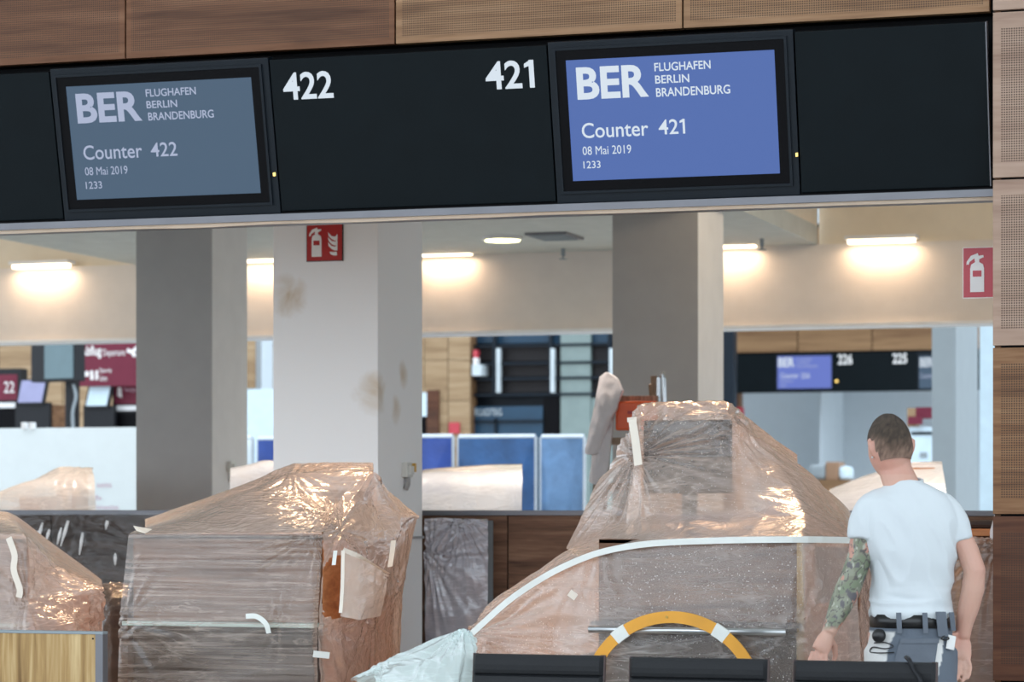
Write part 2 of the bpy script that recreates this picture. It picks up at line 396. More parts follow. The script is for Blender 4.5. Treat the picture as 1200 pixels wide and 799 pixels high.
wr = struct(B(-16, 16, VB, VB+.3, zbh, ZC).build('wall_rear', 'white_wall'))
b2 = MB(); b2.box(-16, uL, VB+.06, VB+.3, ZC, ZC+.75); b2.box(uR, 16, VB+.06, VB+.3, ZC, ZC+.75)
b2.build('coffer_back', 'coffer_paint', wr)
struct(B(-16, 16, VB-.05, VB+.32, zbh-.025, zbh).build('trim_1', 'trim_white'))
# front fascia with its wood panels
VF = 11.9; zf0 = Zv(580, 45, VF)
wf = struct(B(-9, 4.2, VF+.05, VF+.25, zf0, zf0+1.0).build('wall_front', 'pure_black'))
xs = [-420, -160, 147, 463, 800, 1160.5]
mt = ['fascia_wood_red', 'fascia_wood_red', 'fascia_wood_red', 'fascia_wood_red', 'fascia_wood_tan', 'fascia_wood_tan']
for i in range(len(xs)-1):
    u0, u1 = Uv(xs[i], VF)+.004, Uv(xs[i+1], VF)-.004
    for k in range(2):
        B(u0, u1, VF, VF+.05, zf0+k*.47, zf0+.465+k*.47).build('panel', mt[i+1], wf, bevel=.002)
# pier at the right end of the sign band
VP = 11.86; up0 = Uv(1163.5, VP)
wp = struct(B(up0+.03, up0+2.2, VP+.03, VP+.55, 0, 5).build('wall_right', 'pure_black'))
B(up0+.004, up0+.03, VP+.031, VP+.55, 0, 5).build('side_cladding', 'pier_wood_mid', wp)
zj = [Zv(1180, y, VP) for y in (-183, 12.5, 209, 406, 603.5)]
while zj[-1] > .3: zj.append(zj[-1]-(zj[0]-zj[1]))
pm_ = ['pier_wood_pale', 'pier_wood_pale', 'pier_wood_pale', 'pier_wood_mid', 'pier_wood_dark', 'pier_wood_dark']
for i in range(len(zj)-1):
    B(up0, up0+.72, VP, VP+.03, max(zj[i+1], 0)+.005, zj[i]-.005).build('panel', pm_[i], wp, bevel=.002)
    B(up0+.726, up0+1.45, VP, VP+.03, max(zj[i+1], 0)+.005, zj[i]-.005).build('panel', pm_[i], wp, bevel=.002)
# ------------------------------------------------------------------ counter sign band (leans forward at the top)
TA = math.radians(12.5); VS = 12.0
zs0 = Zv(650, 236, VS)
UPV = Vector((0, -math.sin(TA), math.cos(TA))); NRM = Vector((0, -math.cos(TA), -math.sin(TA)))
S0 = Vector((0, VS, zs0))
def onband(px, py, lift=0):
    d = ray(px, py); p0 = S0+NRM*lift
    t = (p0-Vector((0,0,CZ))).dot(NRM)/d.dot(NRM); p = Vector((0,0,CZ))+d*t
    return p.x, (p-p0).dot(UPV)
HB = onband(640, 53)[1]
def band_pt(u, s, lift=0): return Vector((u, S0.y, S0.z))+UPV*s+NRM*lift
def slab(u0, u1, s0, s1, l0, l1):
    m = MB(); vs = [band_pt(u, s, l) for l in (l0, l1) for s in (s0, s1) for u in (u0, u1)]
    return m.add(vs, [(0,1,3,2),(4,6,7,5),(0,4,5,1),(2,3,7,6),(0,2,6,4),(1,5,7,3)])
ub = [onband(x, y)[0] for x, y in ((66, 165), (322, 158), (646.5, 142), (934, 130), (1159, 119))]
uEnd = onband(-330, 180)[0]
struct(B(-9, up0+.03, VS+.02, VS+.2, zs0-.02, zf0+.1).build('trim_2', 'pure_black'))
slab_ranges = [(uEnd, ub[0]), (ub[1], ub[2]), (ub[3], ub[4])]
labs = ['dark blank sign panel beside the slate grey counter 422 screen', 'dark sign panel with white numbers 422 and 421 between the two screens', 'dark blank sign panel between the blue counter 421 screen and the wooden pier']
for (a, b), lab in zip(slab_ranges, labs):
    r = thing('sign_panel', band_pt((a+b)/2, 0), lab, 'sign', 'dark panels of the counter sign band')
    pf = slab(a+.004, b-.004, 0, HB, -.05, 0).build('panel_face', 'sign_black', r, bevel=.003)
    if '421 between' in lab:
        for t, q in (('422', (332, 116, 389, 84)), ('421', (569, 104, 625, 71))):
            x0, s0 = onband(q[0]+1, q[1]); x1, s1 = onband(q[2], q[3]); sm = onband((q[0]+q[2])/2, q[1])[1]; st = onband((q[0]+q[2])/2, q[3])[1]
            lettering(t, band_pt(x0, sm), (1,0,0), UPV, x1-x0, st-sm, 'letter_glow', pf, .018, 'number')
    if 'wooden pier' in lab: slab(b-.006, b-.001, 0, HB, -.05, .004).build('edge_strip', 'aluminium', r)
def monitor(a, b, scr, num, lab, smat, corners, items, ledp):
    r = thing('counter_display', band_pt((a+b)/2, 0), lab, 'display')
    slab(a+.003, b-.003, -.012, HB+.012, -.06, 0).build('casing', 'sign_frame', r, bevel=.004)
    # bezel frame standing proud, screen set in
    us = [onband(*c) for c in corners]
    u0 = (us[0][0]+us[3][0])/2; u1 = (us[1][0]+us[2][0])/2; s0 = (us[2][1]+us[3][1])/2; s1 = (us[0][1]+us[1][1])/2
    g = .045
    for q in ((u0-g, u1+g, s1, s1+g), (u0-g, u1+g, s0-g, s0), (u0-g, u0, s0, s1), (u1, u1+g, s0, s1)):
        slab(*q, 0, .006).build('bezel', 'pure_black', r)
    h = .012
    for q in ((u0-g-h, u1+g+h, s1+g, s1+g+h), (u0-g-h, u1+g+h, s0-g-h, s0-g), (u0-g-h, u0-g, s0-g, s1+g), (u1+g, u1+g+h, s0-g, s1+g)):
        slab(*q, 0, .012).build('rim', 'sign_frame', r)
    scr = slab(u0, u1, s0, s1, 0, .003).build('screen', smat, r)
    for t, q, off, mname in items:
        xm = (q[0]+q[2])/2
        xa = onband(q[0], (q[1]+q[3])/2)[0]; xb = onband(q[2], (q[1]+q[3])/2)[0]
        sa = onband(xm, q[3])[1]; sb = onband(xm, q[1])[1]
        lettering(t, band_pt(xa, sa), (1,0,0), UPV, xb-xa, sb-sa, mname, scr, off, lift=.0045)
    x, s = onband(*ledp); slab(x-.004, x+.004, s-.012, s+.004, 0, .014).build('indicator_light', 'led_amber', r)
monitor(ub[0], ub[1], None, '422', 'slate grey display reading Counter 422 in the dark sign band', 'screen_slate',
        [(77, 101), (294, 91), (307, 226), (91, 234)],
        [('BER', (90, 108, 166, 143), .03, 'letter_soft'), ('FLUGHAFEN', (171, 103, 230, 112), .013, 'letter_soft'), ('BERLIN', (172, 117.5, 208, 126), .013, 'letter_soft'),
         ('BRANDENBURG', (174, 130, 251, 139.5), .013, 'letter_soft'), ('Counter', (98, 169, 167, 186), .008, 'letter_soft'), ('422', (177, 166.5, 208, 183), .008, 'letter_soft'),
         ('08 Mai 2019', (100, 195, 150, 204.5), .001, 'letter_soft'), ('1233', (101, 212.5, 120, 221), .004, 'letter_soft')], (322, 203))
monitor(ub[2], ub[3], None, '421', 'bright blue display reading Counter 421 in the dark sign band', 'screen_blue',
        [(662, 71), (906, 58), (916, 203), (673, 212)],
        [('BER', (676, 77, 760, 115), .03, 'letter_glow'), ('FLUGHAFEN', (767, 72, 833, 82), .013, 'letter_glow'), ('BERLIN', (768, 87.5, 808, 97), .013, 'letter_glow'),
         ('BRANDENBURG', (769, 101, 856, 111.5), .013, 'letter_glow'), ('Counter', (682, 142.5, 760, 160.5), .008, 'letter_glow'), ('421', (772, 139.5, 803, 157), .008, 'letter_glow'),
         ('08 Mai 2019', (683, 170.5, 740, 180.5), .001, 'letter_glow'), ('1233', (684, 188.5, 704, 197), .004, 'letter_glow')], (934, 180))
# lip below the band and the masking film strip on it
struct(B(-9, up0, VS-.03, VS+.22, zs0-.048, zs0-.016).build('trim_3', 'aluminium'))
m = MB(); n = 60; r0 = []; r1 = []
for i in range(n+1):
    u = -9+(up0+9)*i/n; dz = .008*noise.noise(Vector((u*2.3, 0, 0)))
    r0.append(Vector((u, VS-.01+.01*noise.noise(Vector((u*3, 5, 0))), zs0-.044))); r1.append(Vector((u, VS+.0, zs0-.062+dz*.7)))
m.rings([r0, r1], closed=False); m.rings([[p+Vector((0,.012,0)) for p in r0], [p+Vector((0,.012,0)) for p in r1]], closed=False)
tag(m.build('masking_film', 'cream_film', smooth=True), 'cream masking film strip along the metal lip under the dark signs', 'masking film')
# ------------------------------------------------------------------ columns
def column(pxs, v, mat, label, side_mat=None):
    u0, u1 = Uv(pxs[0], v), Uv(pxs[1], v); v1 = depth_at(u1, pxs[2])
    top = ZC if v < VB else 8
    o = B(u0, u1, v, v1, 0, top).build('column', mat, bevel=.006)
    if mat == 'col_light': B(u0, u1, v-.006, v, 0, top).build('front_shade_sheet', 'col_grey', o)  # thin grey sheet: the shade on the front face, put into colour
    tag(o, label, 'column', 'square columns'); return u0, u1, v1, o
cA = column((320, 443, 495), 14.3, 'col_white', 'stained white square column carrying the red fire extinguisher sign')
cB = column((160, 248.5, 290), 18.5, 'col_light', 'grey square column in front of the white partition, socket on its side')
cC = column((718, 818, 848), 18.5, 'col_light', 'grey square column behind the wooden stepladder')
cD = column((1092, 1120, 1146), 27.0, 'far_grey', 'tall grey column beside the distant 226 counters')
tag(B(*rect(1148, 370, 1175, 620, 29.0, .3)).build('column', 'far_bluewhite'), 'slim pale blue post beyond the tall grey column', 'post')
# ------------------------------------------------------------------ fire signs
def fire_sign(px0, py0, px1, py1, v, mat, label, flames=True):
    x0, x1, _, _, z0, z1 = rect(px0, py0, px1, py1, v-.012)
    w, h = x1-x0, z1-z0
    r = thing('fire_sign', ((x0+x1)/2, v, z0), label, 'sign', 'fire extinguisher signs')
    B(x0, x1, v-.010, v, z0, z1).build('backing', 'black_edge' if flames else 'pict_white', r)
    B(x0+.004, x1-.004, v-.012, v-.009, z0+.004, z1-.004).build('plate', mat, r)
    y = v-.0125
    W2 = h if not flames else w
    def P(a, b): return (x0+a*W2, y, z0+b*h)
    e = (0, -.0015, 0)
    sc = 1.0
    bx0, bx1 = .15, .42
    c = (bx0+bx1)/2; q = (bx1-bx0)/2
    body = [(bx0,.12),(bx1,.12),(bx1,.58),(c+q*.85,.66),(c+q*.35,.70),(c-q*.35,.70),(c-q*.85,.66),(bx0,.58)]
    MB().prism([P(*p) for p in body], e).build('cylinder_mark', 'pict_white', r)
    MB().prism([P(c-q*.3,.70), P(c+q*.3,.70), P(c+q*.3,.76), P(c+q*.95,.80), P(c+q*.9,.84), P(c+q*.2,.83), P(c+q*.1,.88), P(c-q*.3,.86), P(c-q*.9,.83), P(c-q*1.5,.72), P(c-q*1.55,.66), P(c-q*1.2,.66), P(c-q*1.1,.71), P(c-q*.4,.78)], e).build('valve_mark', 'pict_white', r)
    MB().prism([(P(bx0+.05,.42)[0], y-.0012, P(0,.42)[2]), (P(bx1-.05,.42)[0], y-.0012, P(0,.42)[2]), (P(bx1-.05,.54)[0], y-.0012, P(0,.54)[2]), (P(bx0+.05,.54)[0], y-.0012, P(0,.54)[2])], (0,-.001,0)).build('label_mark', mat, r)
    if flames:
        for k in range(4):
            b = .14+.13*k; s = 1-.08*k
            tng = [(.86,b),(.86,b+.17),(.80,b+.10),(.70,b+.12),(.60,b+.22),(.62,b+.12),(.70,b+.04),(.78,b)] if k else [(.85,b),(.84,b+.10),(.74,b+.09),(.64,b+.10),(.68,b+.03),(.76,b)]
            MB().prism([P(*p) for p in tng], e).build('flame_mark', 'pict_white', r)
    else:
        MB().prism([P(.86,.36), P(1.02,.42), P(1.02,.30)], e).build('arrow_mark', 'pict_white', r)
    return r
fire_sign(359, 261, 401.5, 306, 14.3, 'sign_red', 'red sign with white extinguisher and flames on the stained column')
# the second sign hangs on the far side of the pier: a projecting plate partly hidden by the wood cladding
vq = 12.424
fire_sign(1128, 289, 1190, 349, vq, 'sign_crimson', 'crimson sign with white extinguisher half hidden behind the wooden pier', False)
# ------------------------------------------------------------------ lights and fittings on the ceiling and bulkhead
def strip(px0, px1, py, lab):
    x0, x1, _, _, z0, z1 = rect(px0, py-2.2, px1, py+2.2, VB-.14)
    r = thing('strip_light', ((x0+x1)/2, VB-.1, z0), lab, 'light', 'warm strip lights along the bulkhead')
    B(x0-.02, x1+.02, VB-.17, VB-.001, z1, z1+.03).build('housing', 'trim_white', r)
    B(x0, x1, VB-.14, VB-.06, z0, z1).build('tube', 'strip_glow', r)
    lamp('strip_lamp', 'AREA', ((x0+x1)/2, VB-.10, z0-.012), 2.2, (1,.70,.46), x1-x0, .06)
strip(14, 78, 311.5, 'warm strip light on the bulkhead beside the grey column with socket')
strip(276, 340, 304, 'warm strip light on the bulkhead between two columns')
strip(486, 550, 297, 'warm strip light on the bulkhead beside the stained white column')
strip(820, 884, 288, 'warm strip light on the bulkhead half hidden by the column behind the ladder')
strip(993, 1071, 282, 'warm strip light on the bulkhead above the distant blue screen')
v_d = 20.6
x0, x1, _, _, zz, _ = rect(566, 262, 612, 258, v_d)
r = thing('downlight', ((x0+x1)/2, v_d, ZC-.03), 'round yellowish downlight glowing in the ceiling', 'light')
MB().tube([((x0+x1)/2, v_d, ZC-.03), ((x0+x1)/2, v_d, ZC+.002)], (x1-x0)/2, 24, ref=(1,0,0)).build('rim', 'trim_white', r)
MB().tube([((x0+x1)/2, v_d, ZC-.034), ((x0+x1)/2, v_d, ZC-.028)], (x1-x0)/2*.85, 24, ref=(1,0,0)).build('lens', 'down_glow', r)
lamp('downlight_lamp', 'SPOT', ((x0+x1)/2, v_d, ZC-.05), 25, (1,.9,.65), .08, spot=120)
x0, x1, *_ = rect(626, 262, 674, 266, v_d)
r = thing('ceiling_vent', ((x0+x1)/2, v_d, ZC-.02), 'small grey ceiling vent beside the round downlight', 'vent')
B(x0, x1, v_d-.25, v_d+.25, ZC-.02, ZC+.001).build('frame', 'aluminium', r)
for k in range(5): B(x0+.03, x1-.03, v_d-.22+k*.09, v_d-.18+k*.09, ZC-.03, ZC-.018).build('slat', 'far_grey', r)
for px, pv, lab in ((660, 21.7, 'small sprinkler head under the ceiling above the jacket on the ladder'), (893, 21.4, 'small sprinkler head under the ceiling near the coffer edge')):
    u = Uv(px, pv); z = ZC
    r = thing('sprinkler', (u, pv, z-.09), lab, 'sprinkler', 'sprinkler heads')
    MB().tube([(u,pv,z-.06),(u,pv,z+.002)], .018, 10).build('pipe', 'far_grey', r)
    MB().tube([(u,pv,z-.09),(u,pv,z-.082)], .035, 12).build('deflector', 'far_grey', r)
    MB().tube([(u,pv,z-.084),(u,pv,z-.058)], .008, 8).build('stem', 'far_grey', r)
# warm downlights over the desks (recessed fixtures in the ceiling just behind the sign band)
for i, px in enumerate((-20, 160, 390, 640, 800, 950)):
    vv = 12.9; u = Uv(px, vv)
    MB().tube([(u,vv,ZC-.02),(u,vv,ZC+.001)], .09, 20).build('lamp_rim', 'trim_white', ceiling)
    lamp('desk_lamp', 'SPOT', (u, vv, ZC-.03), 150, (1,.62,.36), .08, spot=62, rot=(math.radians(-16),0,0))
for px in (60, 300, 540, 690, 1040):  # added fill spots with rims, to whiten the wrapped rear counters
    vv = 16.9; u = Uv(px, vv)
    MB().tube([(u,vv,ZC-.02),(u,vv,ZC+.001)], .09, 20).build('lamp_rim', 'trim_white', ceiling)  # rim of the added fill spot
    lamp('rear_fill_spot', 'SPOT', (u, vv, ZC-.03), 170, (1,.88,.78), .09, spot=70)
# ------------------------------------------------------------------ parapet behind the desks
VPA = 15.3; ztop = Zv(600, 598, VPA)
r = thing('desk_parapet', (0, VPA, 0), 'long dark brown timber parapet with a pale metal cap behind the desks', 'parapet')
B(-9, 6, VPA+.02, VPA+.28, 0, ztop-.03).build('core', 'walnut_dark', r)
edges = [-420, -180, 60, 310, 595, 880, 1170, 1460]
for a, b in zip(edges[:-1], edges[1:]):
    B(Uv(a, VPA)+.004, Uv(b, VPA)-.004, VPA, VPA+.02, 0, ztop-.03).build('panel', 'walnut_dark' if b < 320 else 'walnut', r, bevel=.002)
B(-9, 6, VPA-.015, VPA+.3, ztop-.03, ztop).build('cap', 'aluminium', r, bevel=.003)
# ------------------------------------------------------------------ draped film
def cr(p0, p1, p2, p3, t, k):
    m1, m2 = (p2-p0)*.5*k+(p2-p1)*(1-k), (p3-p1)*.5*k+(p2-p1)*(1-k)
    t2, t3 = t*t, t*t*t
    return p1*(2*t3-3*t2+1)+m1*(t3-2*t2+t)+p2*(-2*t3+3*t2)+m2*(t3-t2)
def sample(pts, n, k):
    m = len(pts); out = []
    for i in range(n):
        x = i/(n-1)*(m-1); j = min(int(x), m-2); t = x-j
        out.append(cr(pts[max(j-1, 0)], pts[j], pts[j+1], pts[min(j+2, m-1)], t, k))
    return out
def inpoly(x, y, poly):
    c = False; n = len(poly)
    for i in range(n):
        (x1, y1), (x2, y2) = poly[i], poly[(i+1) % n]
        if (y1 > y) != (y2 > y) and x < (x2-x1)*(y-y1)/(y2-y1)+x1: c = not c
    return c
def loft(rows, nu=90, nv=90, k=.6, pins=(), crinkle=.006, cscale=(6, 6, 6), holes=(), seed=0, wave=0.0):
    R = [sample([Pv(*c) for c in row], nu, k) for row in rows]
    G = [[None]*nu for _ in range(nv)]
    for i in range(nu):
        colp = sample([r[i] for r in R], nv, k)
        for j in range(nv): G[j][i] = colp[j]
    pw = [(Pv(px, py, v), A, RR, fr) for px, py, v, A, RR, fr in pins]
    out = []
    so = Vector((seed*7.3, seed*3.1, seed*1.7))
    for j in range(nv):
        for i in range(nu):
            p = G[j][i]
            du = G[j][min(i+1, nu-1)]-G[j][max(i-1, 0)]; dv = G[min(j+1, nv-1)][i]-G[max(j-1, 0)][i]
            n = du.cross(dv); n = n.normalized() if n.length > 1e-9 else Vector((0,-1,0))
            if n.y > 0: n = -n
            d = 0
            for q, A, RR, fr in pw:
                w = p-q; rr = w.length
                if rr > RR*2.5: continue
                a = w.normalized() if rr > 1e-6 else Vector((0,0,1))
                s = noise.noise(a*fr+so+Vector((0,0,rr*.8)))
                d += A*(1-abs(s)*3.2)*math.exp(-(rr/RR)**1.5)*min(1, rr/(.12*RR)+.2)
            c = Vector((p.x*cscale[0], p.y*cscale[1], p.z*cscale[2]))+so
            c *= .62; c6 = c*.6; wv = Vector((noise.noise(c6+Vector((9.3,1.7,4.1))), noise.noise(c6+Vector((2.9,8.3,6.6))), noise.noise(c6+Vector((5.5,3.2,0.8)))))
            s = noise.noise(c+wv*.8); s2 = noise.noise(c*2.7+wv)
            d += crinkle*((1-abs(s)*3)+.45*(1-abs(s2)*3))
            if wave: d += wave*noise.noise(c*.35)
            out.append(p+n*d*(1-.7*abs(n.z)))
    fs = []
    for j in range(nv-1):
        for i in range(nu-1):
            a = j*nu+i
            if holes:
                x, y = proj((out[a]+out[a+nu+1])*.5)
                if any(inpoly(x, y, h) for h in holes): continue
            fs.append((a, a+1, a+nu+1, a+nu))
    mb = MB().add(out, fs); mb.sheet = True
    return mb
def tape_strip(pts, w, lift=0.02):
    """ribbon of tape following photo points (px,py,v)"""
    P = [Pv(x, y, v-lift) for x, y, v in pts]; P = sample(P, max(8, 4*len(P)), .8); a, b, c, d = [], [], [], []
    for i, p in enumerate(P):
        t = (P[min(i+1, len(P)-1)]-P[max(i-1, 0)]).normalized(); s = t.cross(Vector((0,1,0))).normalized()*w/2
        f = Vector((0, .0015, 0)); a.append(p+s); b.append(p-s); c.append(p-s+f); d.append(p+s+f)
    return MB().rings([[a[i], b[i], c[i], d[i]] for i in range(len(P))])
# ------------------------------------------------------------------ check-in counters
def counter(px0, px1, label, v0=11.0, v1=12.05, ytop=627, rail=False, side='orange_wood', rd=.3):
    u0, u1 = Uv(px0, v0), Uv(px1, v0); zt = Zv((px0+px1)/2, ytop, v0)
    r = thing('check_in_counter', ((u0+u1)/2, (v0+v1)/2, 0), label, 'counter', 'wrapped check-in counters')
    B(u0+.03, u1-.03, v0+.06, v1, 0, .08).build('plinth', 'pure_black', r)
    zl = Zv((px0+px1)/2, 731, v0)
    B(u0, u1, v0+.02, v0+.06, zl+.012, zt).build('front_panel', 'walnut', r, bevel=.002)
    B(u0, u1, v0+.02, v0+.06, .08, zl-.012).build('kick_panel', 'walnut_dark', r, bevel=.002)
    B(u0-.01, u1+.01, v0-.075, v0+.06, zl-.009, zl+.009).build('ledge', 'glass_edge' if not rail else 'walnut_dark', r, bevel=.002)
    for a, b in ((u0, u0+.03), (u1-.03, u1)):
        B(a, b, v0+.06, v1, .08, 1.04).build('side_panel', side, r, bevel=.002); B(a, b, v0+.06, v0+rd, 1.04, zt-.02).build('riser_side', side, r, bevel=.002)
    B(u0+.03, u1-.03, v0+.25, v1, .98, 1.02).build('worktop', 'walnut', r, bevel=.003)
    B(u0, u1, v0+.02, v0+rd, zt-.02, zt).build('top_shelf', 'walnut', r, bevel=.003)
    return r, u0, u1, zt, zl
cl, u0c, u1c, ztc, zlc = counter(-130, 25, 'wooden counter under peach film behind the pale wood board', v1=11.68, rd=.075, ytop=631)
ca, u0a, u1a, zta, zla = counter(154, 372, 'wooden counter under peach film in front of the stained column', rd=.45, v1=11.93)
cb, u0b, u1b, ztb, zlb = counter(700, 938, 'wooden counter under speckled film behind the yellow hoop', ytop=632, rail=True)
B(Uv(934, 10.99), Uv(941, 10.99), 10.985, 11.02, .05, ztb).build('edge_strip', 'board_wood', cb)
zr = Zv(800, 739, 10.855); MB().tube([(Uv(690, 10.855), 10.855, zr), (Uv(921, 10.855), 10.855, zr)], .014, 14).build('bumper_rail', 'steel', cb, smooth=True)
for px in (705, 905): MB().tube([(Uv(px, 10.855), 10.855, zr), (Uv(px, 10.855), 11.03, zr)], .008, 8).build('rail_bracket', 'steel', cb)
tag(B(*rect(376, 574, 422, 627, 11.75, .15)).build('desk_printer', 'brown_box', bevel=.01), 'boxy desk printer wrapped under the peach film near the column', 'printer')
o = bpy.data.objects['desk_printer']
vs_ = [v.co.z for v in o.data.vertices]
B(Uv(372, 11.7), Uv(432, 11.7), 11.66, 11.92, 1.0, abs_loc(o).z+.002).build('riser', 'walnut', ca)
# right and left neighbours of the parapet: low dark units between the counters
tag(B(*rect(120, 685, 150, 900, 12.4, .4)).build('desk_pedestal', 'walnut_dark', bevel=.004), 'dark low pedestal squeezed between two wrapped counters', 'pedestal')
# monitor on counter B
mv = 11.5; x0, x1, _, _, z0, z1 = rect(754, 492, 856, 578, mv)
r = thing('desk_monitor', ((x0+x1)/2, mv, 1.02), 'black desk monitor on a stand wrapped in clear film above the hoop', 'monitor')
MB().obox(((x0+x1)/2, mv+.02, (z0+z1)/2), ((x1-x0)/2, 0, 0), (0, .02, 0), (0, 0, (z1-z0)/2)).build('housing', 'dark_plastic', r, bevel=.006)
B(x0+.012, x1-.012, mv-.003, mv+.001, z0+.012, z1-.012).build('screen', 'screen_off', r)
xm = (x0+x1)/2
B(xm-.03, xm+.03, mv+.03, mv+.07, 1.03, z0+.12).build('stand', 'dark_plastic', r, bevel=.004)
B(xm-.11, xm+.11, mv-.06, mv+.14, 1.02, 1.035).build('foot', 'dark_plastic', r, bevel=.004)
# --- film over the left counter (C)
r = thing('film_cover', (Uv(30, 11.3), 11.3, 0), 'peach film draped over the counter behind the pale wood board', 'plastic sheet', 'plastic film covers')
loft([[(-150,900,12.2),(0,900,12.2),(40,900,12.2),(80,900,12.1),(124,900,12.0)],
      [(-150,602,12.1),(0,606,12.1),(20,612,12.1),(66,646,12.0),(119,684,11.9)],
      [(-150,604,11.5),(0,608,11.45),(20,612,11.5),(66,647,11.6),(120,686,11.5)],
      [(-150,626,10.96),(0,626,10.96),(30,627,10.98),(66,662,11.25),(121,689,11.4)],
      [(-150,695,10.93),(0,698,10.93),(31,699,10.94),(72,695,11.15),(121,691,11.35)],
      [(-150,750,10.88),(0,750,10.88),(45,750,10.88),(92,750,11.05),(122,748,11.38)],
      [(-150,960,10.86),(0,960,10.86),(45,960,10.86),(92,960,11.05),(123,960,11.38)]],
     90, 110, .35, pins=[(119,688,11.3,.018,.25,5), (31,699,10.94,.014,.14,6)], crinkle=.003, cscale=(5,5,5), seed=1).build('film_sheet', 'film_peach', r, smooth=True)
tape_strip([(10,630,10.93),(17,650,10.92),(16,668,10.91),(23,690,10.9),(22,700,10.9)], .03, .01).build('tape', 'tape_cream', r)
# wood board with a metal edge in front of it
v = 10.4; x0, x1, _, _, z0, z1 = rect(-140, 738, 121, 1150, v)
r = thing('wood_board', ((x0+x1)/2, v, 0), 'pale streaky wood board with a metal edge standing before the peach film', 'board')
B(x0, Uv(112, v), v, v+.04, 0, z1-.012).build('board', 'board_wood', r)
B(Uv(112, v), x1, v-.004, v+.044, 0, z1-.012).build('end_trim', 'aluminium', r, bevel=.002)
B(x0, x1, v-.004, v+.044, z1-.012, z1).build('top_trim', 'far_grey', r, bevel=.002)
MB().tube([(Uv(109,v), v-.003, z1-.03), (Uv(109,v), v+.001, z1-.03)], .004, 8).build('screw', 'dark_plastic', r)
# --- film over the middle-left counter (A)
r = thing('film_cover', (Uv(300, 11.4), 11.4, 0), 'peach film over the counter before the stained column, torn open at its side', 'plastic sheet', 'plastic film covers')
loft([[(136,980,10.9),(190,980,10.92),(250,980,10.92),(310,980,10.92),(366,985,10.94),(372,985,10.96)],
      [(138,800,10.9),(190,800,10.92),(250,800,10.92),(310,800,10.92),(366,800,10.93),(372,800,10.96)],
      [(140,730,10.92),(190,731,10.9),(250,731,10.9),(310,731,10.9),(362,732,10.91),(372,733,10.95)],
      [(147,660,10.95),(190,660,10.95),(250,660,10.95),(310,660,10.95),(368,660,10.96),(376,660,10.98)],
      [(151,626,10.96),(190,625,10.97),(250,624,10.97),(310,624,10.97),(366,625,10.98),(378,626,11.0)]],
     110, 90, .3, pins=[(366,628,10.96,.013,.22,6), (325,724,10.9,.014,.10,7), (142,731,10.9,.012,.2,5)], crinkle=.0025, cscale=(5,5,9), seed=2).build('film_front', 'film_front', r, smooth=True)
loft([[(376,985,10.96),(400,985,11.15),(430,985,11.5),(455,985,11.8),(471,985,12.08)],
      [(374,800,10.96),(400,800,11.15),(432,800,11.5),(455,800,11.8),(470,800,12.06)],
      [(372,734,10.95),(400,728,11.10),(430,730,11.4),(452,735,11.75),(471,742,12.05)],
      [(377,665,10.98),(403,660,11.12),(432,668,11.42),(462,675,11.8),(474,690,12.08)],
      [(378,627,11.0),(400,632,11.15),(425,638,11.35),(466,640,11.8),(483,636,12.1)],
      [(380,622,11.05),(402,612,11.3),(428,590,11.6),(470,606,11.9),(490,606,12.12)],
      [(382,615,11.1),(402,580,11.5),(437,553,11.7),(462,580,11.95),(490,603,12.15)]],
     90, 120, .5, pins=[(398,622,11.2,.016,.25,5), (372,735,10.95,.014,.25,5), (440,715,11.5,.012,.22,5), (437,553,11.7,.010,.25,4), (465,690,11.9,.010,.15,5)],
     crinkle=.005, cscale=(5,5,5), holes=[[(379,664),(389,652),(404,650),(402,690),(400,724),(388,724),(377,722),(378,690)]], seed=3).build('film_side', 'film_peach', r, smooth=True)
loft([[(151,626,10.965),(215,625,10.97),(290,624,10.97),(340,624,10.98),(368,625,10.99),(380,624,11.0)],
      [(160,621,11.1),(220,611,11.15),(295,598,11.2),(345,598,11.25),(378,600,11.3),(392,612,11.25)],
      [(166,619,11.3),(225,602,11.4),(296,577,11.45),(345,575,11.5),(390,590,11.52),(405,598,11.45)],
      [(170,618,11.5),(226,598,11.6),(298,573,11.65),(342,555,11.7),(402,553,11.68),(437,553,11.7)],
      [(170,618,12.0),(226,600,12.05),(298,574,12.05),(345,556,12.05),(402,555,12.05),(438,555,12.05)],
      [(172,900,12.15),(226,900,12.15),(298,900,12.15),(345,900,12.15),(402,900,12.15),(480,900,12.2)]],
     120, 110, .45, pins=[(395,618,11.3,.028,.28,7), (342,555,11.7,.016,.25,6), (437,553,11.7,.014,.2,6)], crinkle=.006, cscale=(4,5,7), seed=4).build('film_top', 'film_peach', r, smooth=True)
loft([[(402,646,11.05),(420,652,11.12),(440,664,11.3),(456,674,11.5)],
      [(401,690,11.0),(420,692,11.1),(440,700,11.28),(451,700,11.45)],
      [(400,722,10.98),(420,726,11.08),(435,724,11.25),(446,722,11.4)]], 40, 40, .6, pins=[(456,672,11.5,.01,.1,6)], crinkle=.004, cscale=(9,9,9), seed=5).build('film_patch', 'film_patch', r, smooth=True)
tape_strip([(402,644,11.0),(425,654,11.08),(455,672,11.4)], .02, .015).build('tape', 'tape_cream', r)
tape_strip([(461,633,11.6),(459,650,11.55),(457,664,11.5)], .024, .04).build('tape', 'tape_cream', r)
tape_strip([(402,645,11.0),(401,690,10.98),(399,718,10.96)], .016, .015).build('tape', 'tape_cream', r)
tape_strip([(288,722,10.88),(300,722,10.87),(311,730,10.87),(315,742,10.88)], .022, .015).build('tape', 'tape_white', r)
tape_strip([(367,766,10.93),(386,768,10.98)], .028, .02).build('tape', 'tape_white', r)
tape_strip([(393,645,11.05),(391,662,11.02)], .018, .02).build('tape', 'tape_white', r)
